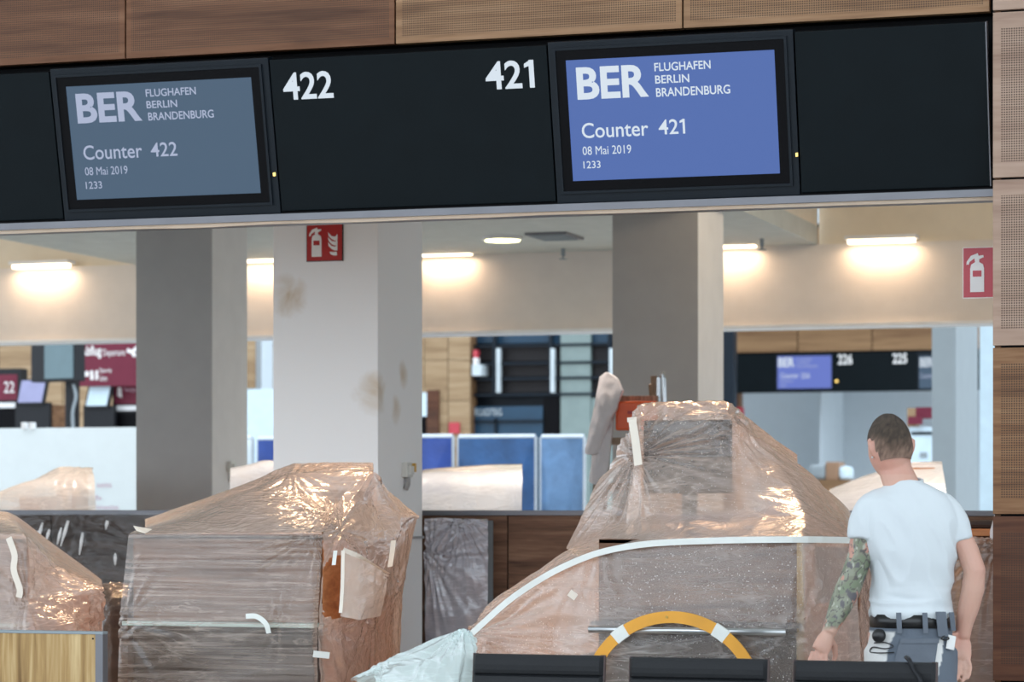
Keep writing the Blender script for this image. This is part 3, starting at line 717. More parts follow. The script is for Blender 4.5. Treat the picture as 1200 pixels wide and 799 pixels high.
MB().prism([Pv(156,616,10.96), Pv(178,620,11.02), Pv(170,625,10.96), Pv(160,622,10.96)], (0,.004,0)).build('film_corner', 'tape_cream', r)
# --- film over the right counter (B)
r = thing('film_cover', (Uv(800, 11.4), 11.4, 0), 'paint speckled peach film over the counter with the wrapped monitor', 'plastic sheet', 'plastic film covers')
S0r = [(553,742,11.05),(598,702,11.08),(648,670,11.02),(700,648,10.97),(760,637,10.95),(850,633,10.94),(940,632,10.95),(1002,633,11.3)]
loft([S0r,
      [(556,758,11.0),(600,745,11.02),(650,738,11.0),(700,739,10.9),(760,739,10.885),(850,739,10.885),(936,739,10.9),(1006,740,11.3)],
      [(550,830,10.95),(600,830,10.97),(650,830,10.97),(700,830,10.92),(760,830,10.92),(850,830,10.92),(936,830,10.93),(1010,830,11.3)],
      [(545,1000,10.9),(600,1000,10.95),(650,1000,10.95),(700,1000,10.94),(760,1000,10.94),(850,1000,10.94),(936,1000,10.95),(1012,1000,11.3)]],
     130, 80, .4, pins=[(553,745,11.03,.03,.4,6), (937,738,10.88,.022,.2,7), (780,715,10.9,.008,.1,6), (700,640,10.96,.012,.25,6), (940,633,10.95,.012,.2,6)], crinkle=.0035, cscale=(5,5,6), seed=6).build('film_front', 'film_haze', r, smooth=True)
loft([S0r[:5]+[(770,636,10.97)],
      [(552,739,11.15),(586,702,11.2),(630,680,11.2),(680,648,11.15),(740,636,11.05),(770,634,11.0)],
      [(551,740,11.3),(578,709,11.4),(620,678,11.45),(663,650,11.45),(720,632,11.4),(770,630,11.3)],
      [(554,800,11.5),(582,790,11.6),(620,780,11.7),(663,770,11.7),(720,760,11.7),(770,760,11.7)]],
     90, 60, .6, pins=[(553,742,11.1,.03,.35,6)], crinkle=.006, cscale=(6,5,6), seed=7).build('film_wing', 'film_peach', r, smooth=True)
loft([[(700,645,10.98),(745,638,10.97),(780,635,10.96),(860,634,10.96),(940,633,10.97),(1003,636,11.3)],
      [(664,643,11.45),(725,612,11.3),(775,604,11.2),(862,606,11.2),(945,606,11.2),(1000,618,11.5)],
      [(680,610,11.5),(732,572,11.38),(765,566,11.32),(862,574,11.3),(930,574,11.4),(988,602,11.65)],
      [(700,566,11.56),(734,546,11.42),(752,536,11.40),(862,534,11.42),(908,540,11.55),(962,566,11.75)],
      [(714,549,11.6),(742,536,11.42),(748,520,11.41),(859,500,11.44),(893,518,11.6),(945,550,11.8)],
      [(743,497,11.52),(745,494,11.46),(752,488,11.46),(852,486,11.47),(884,509,11.65),(936,545,11.85)],
      [(746,498,11.9),(749,496,11.7),(756,489,11.65),(850,488,11.65),(884,512,11.9),(936,548,12.1)],
      [(700,900,12.15),(748,900,12.1),(770,900,12.1),(850,900,12.1),(884,900,12.1),(1000,900,12.2)]],
     140, 140, .5, pins=[(746,534,11.40,.026,.35,6), (850,489,11.46,.018,.30,6), (752,489,11.46,.006,.2,5), (1000,634,11.3,.014,.4,5)], crinkle=.006, cscale=(4.5,5,5.5), seed=8, wave=.02).build('film_hood', 'film_speck', r, smooth=True)
loft([[(1002,633,11.3),(1008,634,11.5),(1018,632,11.75),(1030,630,12.1)],
      [(1006,740,11.3),(1012,740,11.5),(1022,740,11.75),(1034,740,12.1)],
      [(1010,1000,11.3),(1016,1000,11.5),(1026,1000,11.75),(1038,1000,12.1)]], 40, 70, .5, crinkle=.008, cscale=(7,7,5), seed=9).build('film_side', 'film_peach', r, smooth=True)
loft([[(1000,634,11.3),(995,612,11.55),(975,585,11.75),(936,546,11.9)],
      [(1015,634,11.7),(1006,612,11.9),(985,588,12.0),(938,548,12.05)],
      [(1030,640,12.1),(1020,640,12.2),(1000,640,12.2),(950,640,12.2)]], 40, 40, .6, crinkle=.008, cscale=(6,6,6), seed=10).build('film_shoulder', 'film_peach', r, smooth=True)
tape_strip([(x, y, v) for x, y, v in S0r], .026, .03).build('tape', 'tape_white', r)
tape_strip([(741,492,11.40),(745,520,11.38),(748,545,11.36)], .035, .03).build('tape', 'tape_cream', r)
tape_strip([(735,492,11.46),(746,491,11.42)], .02, .03).build('tape', 'tape_cream', r)
tape_strip([(1000,632,11.25),(1001,650,11.25)], .02, .02).build('tape', 'tape_white', r)
tape_strip([(667,694,10.95),(675,700,10.95)], .03, .03).build('tape', 'tape_cream', r)
# --- yellow hoop leaning on the counter with white tape
vh = 10.828
pc = Pv(787, 806, vh); rx = (Uv(893, vh)-Uv(686, vh))/2; rz_ = Zv(787, 722, vh)-pc.z; RR_ = rx
r = thing('hoop', (pc.x, vh, pc.z-rx), 'yellow flat hoop with white tape pieces leaning against the speckled film', 'hoop')
RR_ = .385
pc = Vector((Uv(787, vh), vh, Zv(787, 716, vh)-RR_))
r.location = (pc.x, vh, pc.z-RR_)
def hoop_seg(a0, a1, r0, r1, y0, y1, n):
    rings = []
    for i in range(n+1):
        a = a0+(a1-a0)*i/n; c, s = math.cos(a), math.sin(a)
        lean = lambda R: .10*(1-(s*R+RR_)/(2*RR_))
        rings.append([pc+Vector((c*r0, y0-lean(r0)*0, s*r0)), pc+Vector((c*r1, y0, s*r1)), pc+Vector((c*r1, y1, s*r1)), pc+Vector((c*r0, y1, s*r0))])
    return MB().rings(rings)
hoop_seg(0, 2*math.pi, RR_-.048, RR_, 0, .012, 96).build('ring', 'hoop_yellow', r)
for a in (math.radians(127), math.radians(56)):
    hoop_seg(a-.085, a+.085, RR_-.051, RR_+.003, -.002, .014, 6).build('tape', 'tape_white', r)
MB().tube([pc+Vector((-.02,-.003,RR_-.024)), pc+Vector((-.02,.001,RR_-.024))], .006, 10).build('hole_ring', 'amber', r)
# hoop rests on a low bracket of the counter
hb = pc.z-RR_
st = tag(B(pc.x-.14, pc.x+.14, vh-.03, 10.9, 0, hb).build('low_stool', 'dark_plastic', bevel=.01), 'low dark box under the yellow hoop', 'box')
# --- silver wrapped panel and dark film on parapet
r = thing('wrapped_panel', (Uv(535, 15.1), 15.1, 0), 'upright panel wrapped in grey silver film beside the stained column', 'panel')
x0, x1, _, _, z0, z1 = rect(501, 609, 571, 1000, 15.15)
B(x0+.01, x1-.01, 15.16, 15.29, 0, z1-.005).build('panel', 'far_grey', r)
loft([[(499,608,15.13),(520,607,15.12),(545,608,15.12),(572,608,15.13)],
      [(499,660,15.11),(520,660,15.10),(545,660,15.10),(572,660,15.11)],
      [(499,800,15.12),(520,800,15.11),(545,800,15.10),(572,800,15.12)],
      [(499,960,15.12),(520,960,15.12),(545,960,15.12),(572,960,15.12)]], 60, 90, .5, pins=[(540,608,15.1,.03,.25,6),(505,655,15.1,.025,.3,6)], crinkle=.008, cscale=(6,6,4), seed=11).build('film_sheet', 'film_silver', r, smooth=True)
r = thing('parapet_film', (Uv(80, 15.2), 15.2, 0), 'clear glossy film stretched over the dark parapet beside the left counter', 'plastic sheet')
loft([[(-60,602,15.25),(40,602,15.25),(120,602,15.25),(215,601,15.25)],
      [(-60,650,15.23),(40,650,15.23),(120,650,15.23),(215,650,15.23)],
      [(-60,950,15.22),(40,950,15.22),(120,950,15.22),(215,950,15.22)]], 80, 60, .5, pins=[(75,605,15.2,.02,.3,7)], crinkle=.008, cscale=(5,5,3), seed=12).build('film_sheet', 'film_clear', r, smooth=True)
for i, (x, y, dx, dy) in enumerate([(50,612,-6,22),(58,620,-4,14),(80,610,-9,30),(72,618,-5,20),(97,624,-4,26),(126,610,-2,10),(135,648,0,14),(45,622,-3,10)]):
    a, b = Pv(x, y, 15.19), Pv(x+dx, y+dy, 15.19)
    MB().tube([a, a.lerp(b, .4), b], [.005+.002*(i % 3), .012, .004], 8, ratio=.4).build('paint_drip', 'pict_white', r, smooth=True)
# pieces of clear film hanging between C and A
r = thing('film_scrap', (Uv(130, 12.3), 12.3, 0), 'clear crumpled film hanging between the two wrapped counters', 'plastic sheet')
loft([[(118,684,12.3),(132,683,12.3),(150,682,12.3)],[(119,715,12.2),(132,712,12.15),(150,712,12.2)],[(119,800,12.25),(132,800,12.2),(150,800,12.25)],[(119,980,12.25),(132,980,12.2),(150,980,12.25)]], 30, 60, .5, crinkle=.012, cscale=(7,7,7), seed=13).build('film_sheet', 'film_clear', r, smooth=True)
# --- wrapped unit between the man and the pier
r = thing('check_in_counter', (Uv(1150, 12.6), 12.6, 0), 'brown wrapped counter between the person and the wooden pier', 'counter', 'wrapped check-in counters')
x0, x1 = Uv(1085, 12.45), up0-.002; zt = Zv(1145, 628, 12.45)
x1b = Uv(1200, 12.6)
B(x0, x1b, 12.5, 13.3, 0, zt).build('body', 'walnut', r, bevel=.004)
B(x0-.01, x1b, 12.46, 13.32, zt, zt+.03).build('worktop', 'orange_wood', r, bevel=.004)
B(Uv(1120, 12.45), Uv(1126, 12.45), 12.46, 12.5, 0, zt).build('edge_strip', 'board_wood', r)
B(x0+.1, x1b, 12.8, 13.2, zt+.03, Zv(1140, 610, 12.8)).build('upstand', 'walnut_dark', r, bevel=.02)
loft([[(1085,626,12.44),(1120,628,12.42),(1150,630,12.42),(1185,632,12.44)],[(1085,650,12.44),(1120,650,12.38),(1150,652,12.40),(1185,650,12.44)],[(1085,720,12.42),(1120,720,12.42),(1150,720,12.40),(1185,720,12.42)],[(1085,1000,12.42),(1120,1000,12.42),(1150,1000,12.42),(1185,1000,12.42)]],
     60, 80, .5, pins=[(1165,640,12.4,.02,.3,6)], crinkle=.009, cscale=(6,6,4), seed=14).build('film_sheet', 'film_peach', r, smooth=True)
MB().prism([Pv(1168,603,12.43), Pv(1165,604,12.43), Pv(1160,622,12.43), Pv(1160,632,12.43), Pv(1172,632,12.43)], (0,.01,0)).build('paper_scrap', 'paper', r)
# ------------------------------------------------------------------ chairs
def chair(px0, px1, v, label):
    u0, u1 = Uv(px0, v), Uv(px1, v); pm = (px0+px1)/2; zt = Zv(pm, {0: 767, 1: 771, 2: 775}[label[0]], v); w = u1-u0
    r = thing('waiting_chair', ((u0+u1)/2, v-.2, 0), label[1], 'chair', 'black padded waiting chairs')
    prof = []; z0 = .47; nr = 6; hh = (zt-z0)/nr
    for k in range(nr):
        for t in (0, .08, .25, .5, .75, .92): prof.append((z0+hh*(k+t), .012+.012*(math.sin(math.pi*min(max(t,.0),1))**.35)))
    prof.append((zt, .012))
    rings = []
    for z, d in prof:
        y = v-(zt-z)*.10
        e = .012
        rings.append([Vector((u0+e, y-d, z)), Vector(((u0+u1)/2, y-d, z)), Vector((u1-e, y-d, z)), Vector((u1, y-d*.3, z)), Vector((u1, y+.02, z)), Vector((u0, y+.02, z)), Vector((u0, y-d*.3, z))])
    MB().rings(rings).build('backrest', 'leather', r, smooth=False)
    MB().tube([(u1-.004, v+.005, zt+.002), (u1-.004, v+.005-.10*(zt-.4), .40)], .011, 8).build('side_rail', 'chair_side', r)
    MB().tube([(u0+.004, v+.005, zt+.002), (u0+.004, v+.005-.10*(zt-.4), .40)], .011, 8).build('side_rail', 'chair_side', r)
    B(u0+.01, u1-.01, v-.50, v-.05, .41, .47).build('seat', 'leather', r, bevel=.02)
    B(u0-.05, u1+.05, v-.28, v-.2, .35, .41).build('beam', 'steel', r)
    for x in (u0+.06, u1-.06):
        MB().tube([(x, v-.24, .36), (x, v-.24, .02)], .018, 10).build('leg', 'steel', r)
        B(x-.025, x+.025, v-.5, v-.02, 0, .025).build('foot', 'steel', r, bevel=.004)
    return r, zt
chair(556, 708, 9.6, (0, 'black ribbed chair with dusty backrest beside the white plastic bag'))
chair(739, 900, 9.6, (1, 'black ribbed chair directly in front of the yellow hoop'))
c3, zt3 = chair(931, 1097, 9.6, (2, 'black ribbed chair standing in front of the person, cable over its back'))
pts = [Pv(1066, 774, 9.555), Pv(1070, 784, 9.55), Pv(1079, 799, 9.54), Pv(1083, 830, 9.53)]
tag(MB().tube(sample([Pv(1062, 770, 9.60)]+pts, 20, 1), .008, 8).build('cable', 'dark_plastic', smooth=True), 'short black cable hanging over the back of a chair', 'cable')
# dust on first chair is part of the leather material; bag on the bench side
r = thing('plastic_bag', (Uv(490, 9.75), 9.75, 0), 'translucent white crumpled plastic bag beside the dusty chair', 'bag')
loft([[(410,797,9.7),(450,778,9.72),(505,752,9.74),(543,737,9.76),(556,752,9.78)],
      [(440,790,9.62),(470,782,9.6),(510,772,9.6),(540,768,9.62),(556,775,9.68)],
      [(445,810,9.58),(475,806,9.52),(510,802,9.52),(535,802,9.55),(554,805,9.64)],
      [(450,900,9.56),(480,900,9.5),(510,900,9.5),(530,900,9.52),(550,900,9.62)]],
     70, 70, .25, pins=[(543,737,9.76,.03,.25,4),(450,780,9.7,.03,.25,4)], crinkle=.010, cscale=(5,5,5), seed=15).build('bag_front', 'film_bag', r, smooth=False)
loft([[(410,797,9.7),(450,778,9.72),(505,752,9.74),(543,737,9.76),(556,752,9.78)],
      [(420,800,9.8),(455,790,9.85),(505,770,9.88),(540,760,9.88),(556,770,9.85)],
      [(430,900,9.85),(460,900,9.9),(505,900,9.92),(540,900,9.92),(550,900,9.86)]],
     50, 50, .25, pins=[(543,737,9.76,.02,.25,4)], crinkle=.010, cscale=(5,5,5), seed=16).build('bag_back', 'film_bag', r, smooth=False)
tag(B(Uv(436, 9.7), Uv(552, 9.7), 9.48, 9.96, 0, Zv(500, 900, 9.5)+.02).build('packing_box', 'brown_box', bevel=.01), 'brown box under the translucent white plastic bag', 'box')
# ------------------------------------------------------------------ sockets on the columns
def socket(u, v, z, label, amber=False):
    r = thing('wall_socket', (u, v, z-.06), label, 'socket', 'sockets on column sides')
    B(u-.001, u+.035, v-.05, v+.05, z-.03, z+.055).build('box', 'socket_white', r, bevel=.006)
    B(u+.03, u+.05, v-.03, v+.03, z-.015, z+.035).build('lid', 'socket_white', r, bevel=.004)
    MB().tube([(u+.02, v, z-.03), (u+.02, v, z-.07), (u+.01, v-.01, z-.10)], .016, 8).build('plug', 'socket_white' if not amber else 'col_grey', r, smooth=True)
    if amber: B(u+.012, u+.055, v+.03, v+.05, z, z+.05).build('flap', 'amber', r)
socket(cA[1], depth_at(cA[1], 474), Zv(474, 553, depth_at(cA[1], 474)), 'pale socket with an amber flap on the stained column', True)
socket(cB[1], depth_at(cB[1], 269), Zv(269, 549, depth_at(cB[1], 269)), 'pale socket with a plug on the grey column')
B(cA[1]-.001, cA[1]+.012, 14.3, cA[2], Zv(480, 632, 14.6), Zv(480, 629, 14.6)).build('skirting_line', 'col_grey', cA[3])
# ------------------------------------------------------------------ second row of wrapped counters behind the parapet
def back_counter(px0, px1, y, v, label, rows, mat='film_white', seed=20, inner='brown_box', pins=()):
    u0, u1 = Uv(px0, v+.1), Uv(px1, v+.1)
    r = thing('check_in_counter', ((u0+u1)/2, v+.3, 0), label, 'counter', 'wrapped counters behind the parapet')
    B(u0, u1, v+.1, v+.6, 0, Zv((px0+px1)/2, y, v+.1)).build('body', inner, r, bevel=.01)
    loft(rows, 60, 50, .4, crinkle=.008, cscale=(4,4,4), seed=seed, pins=pins).build('film_sheet', mat, r, smooth=True)
    return r
bv = 17.2
r = back_counter(22, 62, 582, bv, 'pale wrapped counter in front of the white partition',
   [[(-20,900,bv),(25,900,bv),(80,900,bv),(112,900,bv)],[(-20,595,bv),(22,580,bv),(75,578,bv),(112,580,bv)],[(-20,590,bv+.1),(30,568,bv+.2),(70,549,bv+.3),(108,550,bv+.3)],[(-20,590,bv+.7),(30,568,bv+.7),(70,549,bv+.7),(110,549,bv+.7)]], 'film_patch', 21, 'orange_wood', [(98,550,bv+.3,.03,.4,5)])
B(Uv(70, bv+.45), Uv(94, bv+.45), bv+.4, bv+.58, 1.2, Zv(83, 555, bv+.45)).build('back_panel', 'orange_wood', r)
r = back_counter(282, 312, 556, bv, 'white wrapped counter between the grey column and the stained column',
   [[(270,900,bv),(296,900,bv),(310,900,bv),(345,900,bv)],[(270,562,bv),(296,556,bv),(308,552,bv),(345,552,bv)],[(270,552,bv+.3),(296,548,bv+.3),(308,546,bv+.3),(345,548,bv+.3)],[(270,552,bv+.7),(296,548,bv+.7),(308,546,bv+.7),(345,548,bv+.7)]], 'film_white', 22, 'orange_wood')
r = back_counter(450, 572, 578, bv, 'white wrapped counter in front of the blue tarpaulin fence',
   [[(430,900,bv),(500,900,bv),(560,900,bv),(612,900,bv)],[(430,585,bv),(500,570,bv),(560,575,bv),(612,572,bv)],[(430,565,bv+.3),(500,552,bv+.3),(570,546,bv+.3),(612,545,bv+.3)],[(430,565,bv+.7),(500,550,bv+.7),(570,545,bv+.7),(613,544,bv+.7)]], 'film_white', 23, 'white_wall')
B(Uv(555, bv+.25), Uv(579, bv+.25), bv+.2, bv+.5, 1.2, Zv(567, 555, bv+.25)).build('ticket_printer', 'brown_box', r, bevel=.01)
B(Uv(565, bv+.19), Uv(580, bv+.19), bv+.15, bv+.2, 1.4, Zv(572, 577, bv+.19)).build('paper_feed', 'orange_wood', r)
r = back_counter(985, 1050, 612, bv, 'pale wrapped counter with a raised sheet behind the person',
   [[(966,900,bv),(1010,900,bv),(1060,900,bv),(1112,900,bv)],[(970,612,bv),(1010,605,bv),(1060,600,bv),(1110,596,bv)],[(972,574,bv+.2),(1010,560,bv+.25),(1062,545,bv+.3),(1104,543,bv+.3)],[(972,574,bv+.7),(1010,560,bv+.7),(1062,543,bv+.7),(1104,541,bv+.7)]], 'film_white', 24, 'orange_wood')
B(Uv(1068, bv+.28), Uv(1096, bv+.28), bv+.25, bv+.5, 1.2, Zv(1080, 548, bv+.28)).build('back_panel', 'orange_wood', r)
# ------------------------------------------------------------------ wooden stepladder with orange plate and jacket
lv = 16.6
r = thing('stepladder', (Uv(735, lv), lv, 0), 'worn wooden stepladder with metal rail in front of the grey column', 'ladder')
def post(px_t, py_t, px_b, v_t, v_b, w=.05, mat='ladder_wood', name='rail'):
    a = Pv(px_t, py_t, v_t); b = Vector((Uv(px_b, v_b), v_b, 0))
    d = (a-b).normalized(); sx = Vector((1,0,0)); sy = d.cross(sx).normalized()
    MB().obox((a+b)/2, sx*w*.5, sy*w*.35, d*((a-b).length/2)).build(name, mat, r, bevel=.004)
post(712, 442, 672, lv, lv-.5); post(767.5, 441, 792, lv, lv-.5)
post(717, 450, 690, lv+.05, lv+.55, .04); post(764, 450, 790, lv+.05, lv+.55, .04)
for py, mat_ in ((468, 'ladder_wood'), (517, 'ladder_wood'), (570, 'ladder_wood'), (625, 'ladder_wood'), (690, 'ladder_wood')):
    f = (py-460)/420
    a = Pv(712-8*f*3, py, lv-.03-.3*f); b = Pv(773+6*f*2, py, lv-.03-.3*f)
    MB().obox((a+b)/2, (b-a)/2, (0,.05,0), (0,0,.022)).build('step', mat_, r, bevel=.003)
MB().tube(sample([Pv(772, 560, lv-.05), Pv(772, 450, lv-.05), Pv(774, 441, lv-.05), Pv(778, 446, lv-.05), Pv(779, 560, lv-.05)], 24, .8), .014, 10).build('handrail', 'steel', r, smooth=True)
x0, x1, _, _, z0, z1 = rect(721, 470, 768, 504, lv-.15, .04)
r2 = thing('orange_case', ((x0+x1)/2, lv-.1, z0), 'bright orange plastic case hanging on the wooden stepladder', 'case')
B(x0, x1, lv-.150, lv-.084, z0, z1).build('shell', 'orange_plate', r2, bevel=.012)
B(x0+.08, x1-.08, lv-.153, lv-.148, (z0+z1)/2+.01, (z0+z1)/2+.03).build('print', 'sign_red', r2)
r = thing('jacket', (Uv(708, lv-.15), lv-.15, 1.2), 'pale grey work jacket draped over the stepladder', 'jacket')
def cloth(rows, nm, seed):
    fr = loft(rows, 30, 50, .7, crinkle=.011, cscale=(9,9,4), seed=seed)
    n = len(fr.v); m2 = MB().add(fr.v+[p+Vector((0,.045,0)) for p in fr.v], fr.f+[tuple(i+n for i in f)[::-1] for f in fr.f])
    nu, nv = 30, 50
    ring = [i for i in range(nu)]+[j*nu+nu-1 for j in range(1, nv)]+[(nv-1)*nu+i for i in range(nu-2, -1, -1)]+[j*nu for j in range(nv-2, 0, -1)]
    for a, b in zip(ring, ring[1:]+ring[:1]): m2.f.append((a, b, b+n, a+n))
    m2.build(nm, 'jacket', r, smooth=True)
ztl = Pv(712, 442, lv).z
def jk(rows, off):               # front of the ladder rails at that height, less the cloth thickness
    return [[(x, y, lv-.5*(1-min(1, Zv(x, y, lv)/ztl))-off-d) for x, y, d in row] for row in rows]
cloth(jk([[(703,442,-.06),(711,437,-.05),(722,443,-.05),(729,458,-.02)],[(698,470,0),(708,468,.04),(716,474,.03),(720,480,0)],[(691,505,0),(698,506,.04),(706,503,.03),(711,500,0)],[(685,531,0),(690,533,.03),(696,532,.02),(699,530,0)]], .150), 'sleeve', 31)
cloth(jk([[(703,466,-.03),(709,464,-.02),(715,466,-.02),(719,470,-.02)],[(698,510,0),(705,510,.02),(712,508,.01),(716,506,0)],[(693,545,0),(699,548,.02),(706,545,.01),(712,540,0)],[(690,564,0),(697,568,.02),(704,566,.01),(709,562,0)]], .105), 'body_panel', 32)
# ------------------------------------------------------------------ blue tarpaulin fence
fv = 26.5
def tarp(px0, px1, mat, label, seed, py=512):
    u0, u1 = Uv(px0, fv), Uv(px1, fv); zt = Zv((px0+px1)/2, py, fv)
    r = thing('tarp_fence', ((u0+u1)/2, fv, 0), label, 'fence', 'blue tarpaulin fence sections')
    n, mm = 36, 24; vs = []; fs = []
    for j in range(mm+1):
        for i in range(n+1):
            u = u0+(u1-u0)*i/n; z = .05+(zt-.06)*j/mm
            tp = min(1, 5*i/n, 5*(n-i)/n, 4*(mm-j)/mm); vs.append(Vector((u, fv+.034-tp*(.02+.16*(.5+.5*noise.noise(Vector((u*3.6+z*1.2+seed, z*.9, seed))))), z)))
    for j in range(mm):
        for i in range(n): a = j*(n+1)+i; fs.append((a, a+1, a+n+2, a+n+1))
    MB().add(vs, fs).build('tarpaulin', mat, r, smooth=True)
    for u in (u0, u1): MB().tube([(u, fv+.06, 0), (u, fv+.06, zt)], .025, 8).build('post', 'fence_steel', r)
    MB().tube([(u0, fv+.06, zt), (u1, fv+.06, zt)], .03, 8).build('top_rail', 'fence_steel', r)
tarp(180, 293, 'partition_white', 'white fence section beyond the grey column', 5, 514)
tarp(300.5, 416.5, 'royal_tarp', 'royal blue fence section seen between the two left columns', 1, 514)
tarp(424.5, 528, 'royal_tarp', 'royal blue fence section with a bright sheen beside the stained column', 2)
tarp(536, 625, 'blue_tarp', 'mid blue flat fence section beyond the white wrapped counter', 3)
tarp(633, 682, 'pale_blue_tarp', 'pale blue creased fence section beside the jacket', 4)
# ------------------------------------------------------------------ far left check-in hall
pv = 24.5
r = thing('partition', (Uv(80, pv), pv, 0), 'bright white partition panel behind the grey column and wrapped counter', 'partition')
B(*(Uv(-260, pv), Uv(232, pv), pv, pv+.05), 0, Zv(80, 501, pv)).build('panel', 'partition_white', r)
for a, b, y, t in ((114, 131, 568, 'seits'), (113, 119, 583, 'b'), (112, 139, 594, 'hinweise')):
    flat_rect_text(t, a, y-3, b, y+3, pv-.005, 'print_pink', r)
for px in (29, 38):
    MB().obox(Pv(px, 499, pv), (.02,0,0), (0,.04,0), (0,0,.035)).build('clamp', 'trim_white', r, bevel=.006)
dv = 31.0
r = thing('hanging_display', (Uv(62, dv), dv, 0), 'black framed display with a teal screen on a dark pole', 'display')
x0, x1, _, _, z0, z1 = rect(31, 398, 95, 447, dv)
c = Vector(((x0+x1)/2, dv, (z0+z1)/2)); ax = Vector((math.cos(.25), -math.sin(.25), 0)); nn = Vector((math.sin(.25), math.cos(.25), 0)); hw = (x1-x0)/2
MB().obox(c+nn*.08, ax*hw, nn*.08, (0,0,(z1-z0)/2)).build('housing', 'dark_plastic', r, bevel=.01)
MB().obox(c-nn*.005+ax*hw*.24, ax*hw*.62, nn*.006, (0,0,(z1-z0)/2*.86)).build('screen', 'teal_screen', r)
xp = Uv(84, dv+.15); B(xp-.07, xp+.07, dv+.1, dv+.24, 0, z0+.1).build('pole', 'dark_plastic', r, bevel=.01)
MB().tube(sample([Pv(86,450,dv+.02), Pv(89,465,dv), Pv(85,485,dv), Pv(87,520,dv)], 16, 1), .02, 8).build('cable', 'far_grey', r, smooth=True)
sv = 33.0
r = thing('wayfinding_sign', (Uv(140, sv), sv, Zv(140, 453, sv)), 'large burgundy wayfinding sign reading Abflug Departure', 'sign')
B(*rect(90, 396, 190, 452, sv, .1)).build('board', 'burgundy', r)
flat_rect_text('Abflug', 95, 405, 119, 420, sv, 'pict_white', r, .02); flat_rect_text('Departure', 121, 409, 147, 419, sv, 'pict_white', r)
flat_rect_text('Security', 117, 431, 131, 438, sv, 'pict_white', r); flat_rect_text('Gates', 117, 440, 126, 446, sv, 'pict_white', r)
def poly_px(pts, v, name, mat, parent): MB().prism([Pv(x, y, v-.004) for x, y in pts], (0,-.006,0)).build(name, mat, parent)
poly_px([(93,438),(99,431),(99,435),(104,435),(104,441),(99,441),(99,445)], sv, 'arrow_mark', 'pict_white', r)
poly_px([(106,434),(109,434),(110,445),(106,445)], sv, 'person_mark', 'pict_white', r); poly_px([(112,434),(115,434),(115,445),(112,445)], sv, 'person_mark', 'pict_white', r)
poly_px([(149,408),(155,410),(160,405),(163,407),(158,412),(160,418),(156,418),(154,414),(149,413)], sv, 'plane_mark', 'pict_white', r)
hs = [0]
def hang(o, px, v): pass
r = thing('counter_sign', (Uv(8, sv), sv, 0), 'burgundy counter sign numbered 22 with a light bar', 'sign', 'burgundy counter signs')
B(*rect(-40, 432, 24, 476, sv, .2)).build('case', 'dark_plastic', r); B(*rect(-36, 439, 20, 469, sv-.01, .02)).build('face', 'burgundy', r)
flat_rect_text('22', 5, 447, 17, 460, sv-.012, 'pict_white', r); B(*rect(-36, 472, 20, 478, sv-.01, .02)).build('light_bar', 'trim_white', r)
B(*rect(-40, 478, 33, GR, sv, .4)).build('desk_front', 'pure_black', r)
r = thing('counter_sign', (Uv(150, sv+.3), sv+.3, 0), 'burgundy counter sign with a pictogram below the Abflug sign', 'sign', 'burgundy counter signs')
B(*rect(132, 452, 190, 484, sv+.3, .2)).build('case', 'dark_plastic', r); B(*rect(134, 452, 190, 473, sv+.29, .02)).build('face', 'burgundy', r)
B(*rect(133, 475, 190, 481, sv+.29, .02)).build('light_bar', 'trim_white', r); B(*rect(105, 484, 190, GR, sv+.3, .4)).build('desk_front', 'pure_black', r)
poly_px([(138,454),(142,454),(143,466),(138,464)], sv+.28, 'pictogram', 'pict_white', r); flat_rect_text('Handgep', 146, 454, 160, 460, sv+.28, 'print_pink', r)
for (a, b, y0, y1, v, lab, mat) in ((24, 56, 444, 474, sv-.2, 'lilac counter screen beside the burgundy 22 sign', 'lilac'), (104, 132, 450, 478, sv+.1, 'pale counter screen under the Abflug sign', 'far_bluewhite')):
    u0, u1, _, _, z0, z1 = rect(a, y0, b, y1, v); r = thing('counter_screen', ((u0+u1)/2, v, z0), lab, 'screen', 'counter screens in the far hall')
    sh = .07
    MB().prism([(u0-sh, v, z0), (u1-sh, v, z0), (u1, v, z1), (u0, v, z1)], (0,.06,0)).build('casing', 'dark_plastic', r)
    MB().prism([(u0-sh+.03, v-.004, z0+.03), (u1-sh-.02, v-.004, z0+.03), (u1-.03, v-.004, z1-.02), (u0+.02, v-.004, z1-.02)], (0,.006,0)).build('screen', mat, r)
    B(u0-.1, u1, v+.04, v+.12, 0, z0+.03).build('mount', 'dark_plastic', r)
tag(B(*rect(34, 474, 62, GR, sv+.5, .5)).build('far_cabinet', 'pier_wood_mid'), 'brown wooden cabinet beside the black desk under the 22 sign', 'cabinet')
wl = struct(B(Uv(-300, 38.3), Uv(300, 38.3), 38.3, 38.5, 0, 7).build('wall_left', 'far_white'))
for i in range(6):
    for k in range(4):
        a, b = -300+i*75, -300+(i+1)*75
        B(Uv(a, 38.3)+.01, Uv(b, 38.3)-.01, 38.26, 38.3, .0+k*1.15+.01, (k+1)*1.15).build('panel', 'far_wood', wl)
for px0, px1 in ((152, 225), (227, 300)): B(Uv(px0, 38.3), Uv(px1, 38.3), 38.26, 38.3, Zv(300, 455, 38.3), 4.8).build('panel', 'far_wood', wl)
for px0, px1 in ((152, 300), (300, 345)): B(Uv(px0, 38.25), Uv(px1, 38.25), 38.24, 38.29, 0, Zv(300, 456, 38.3)).build('pane', 'far_bluewhite', wl)
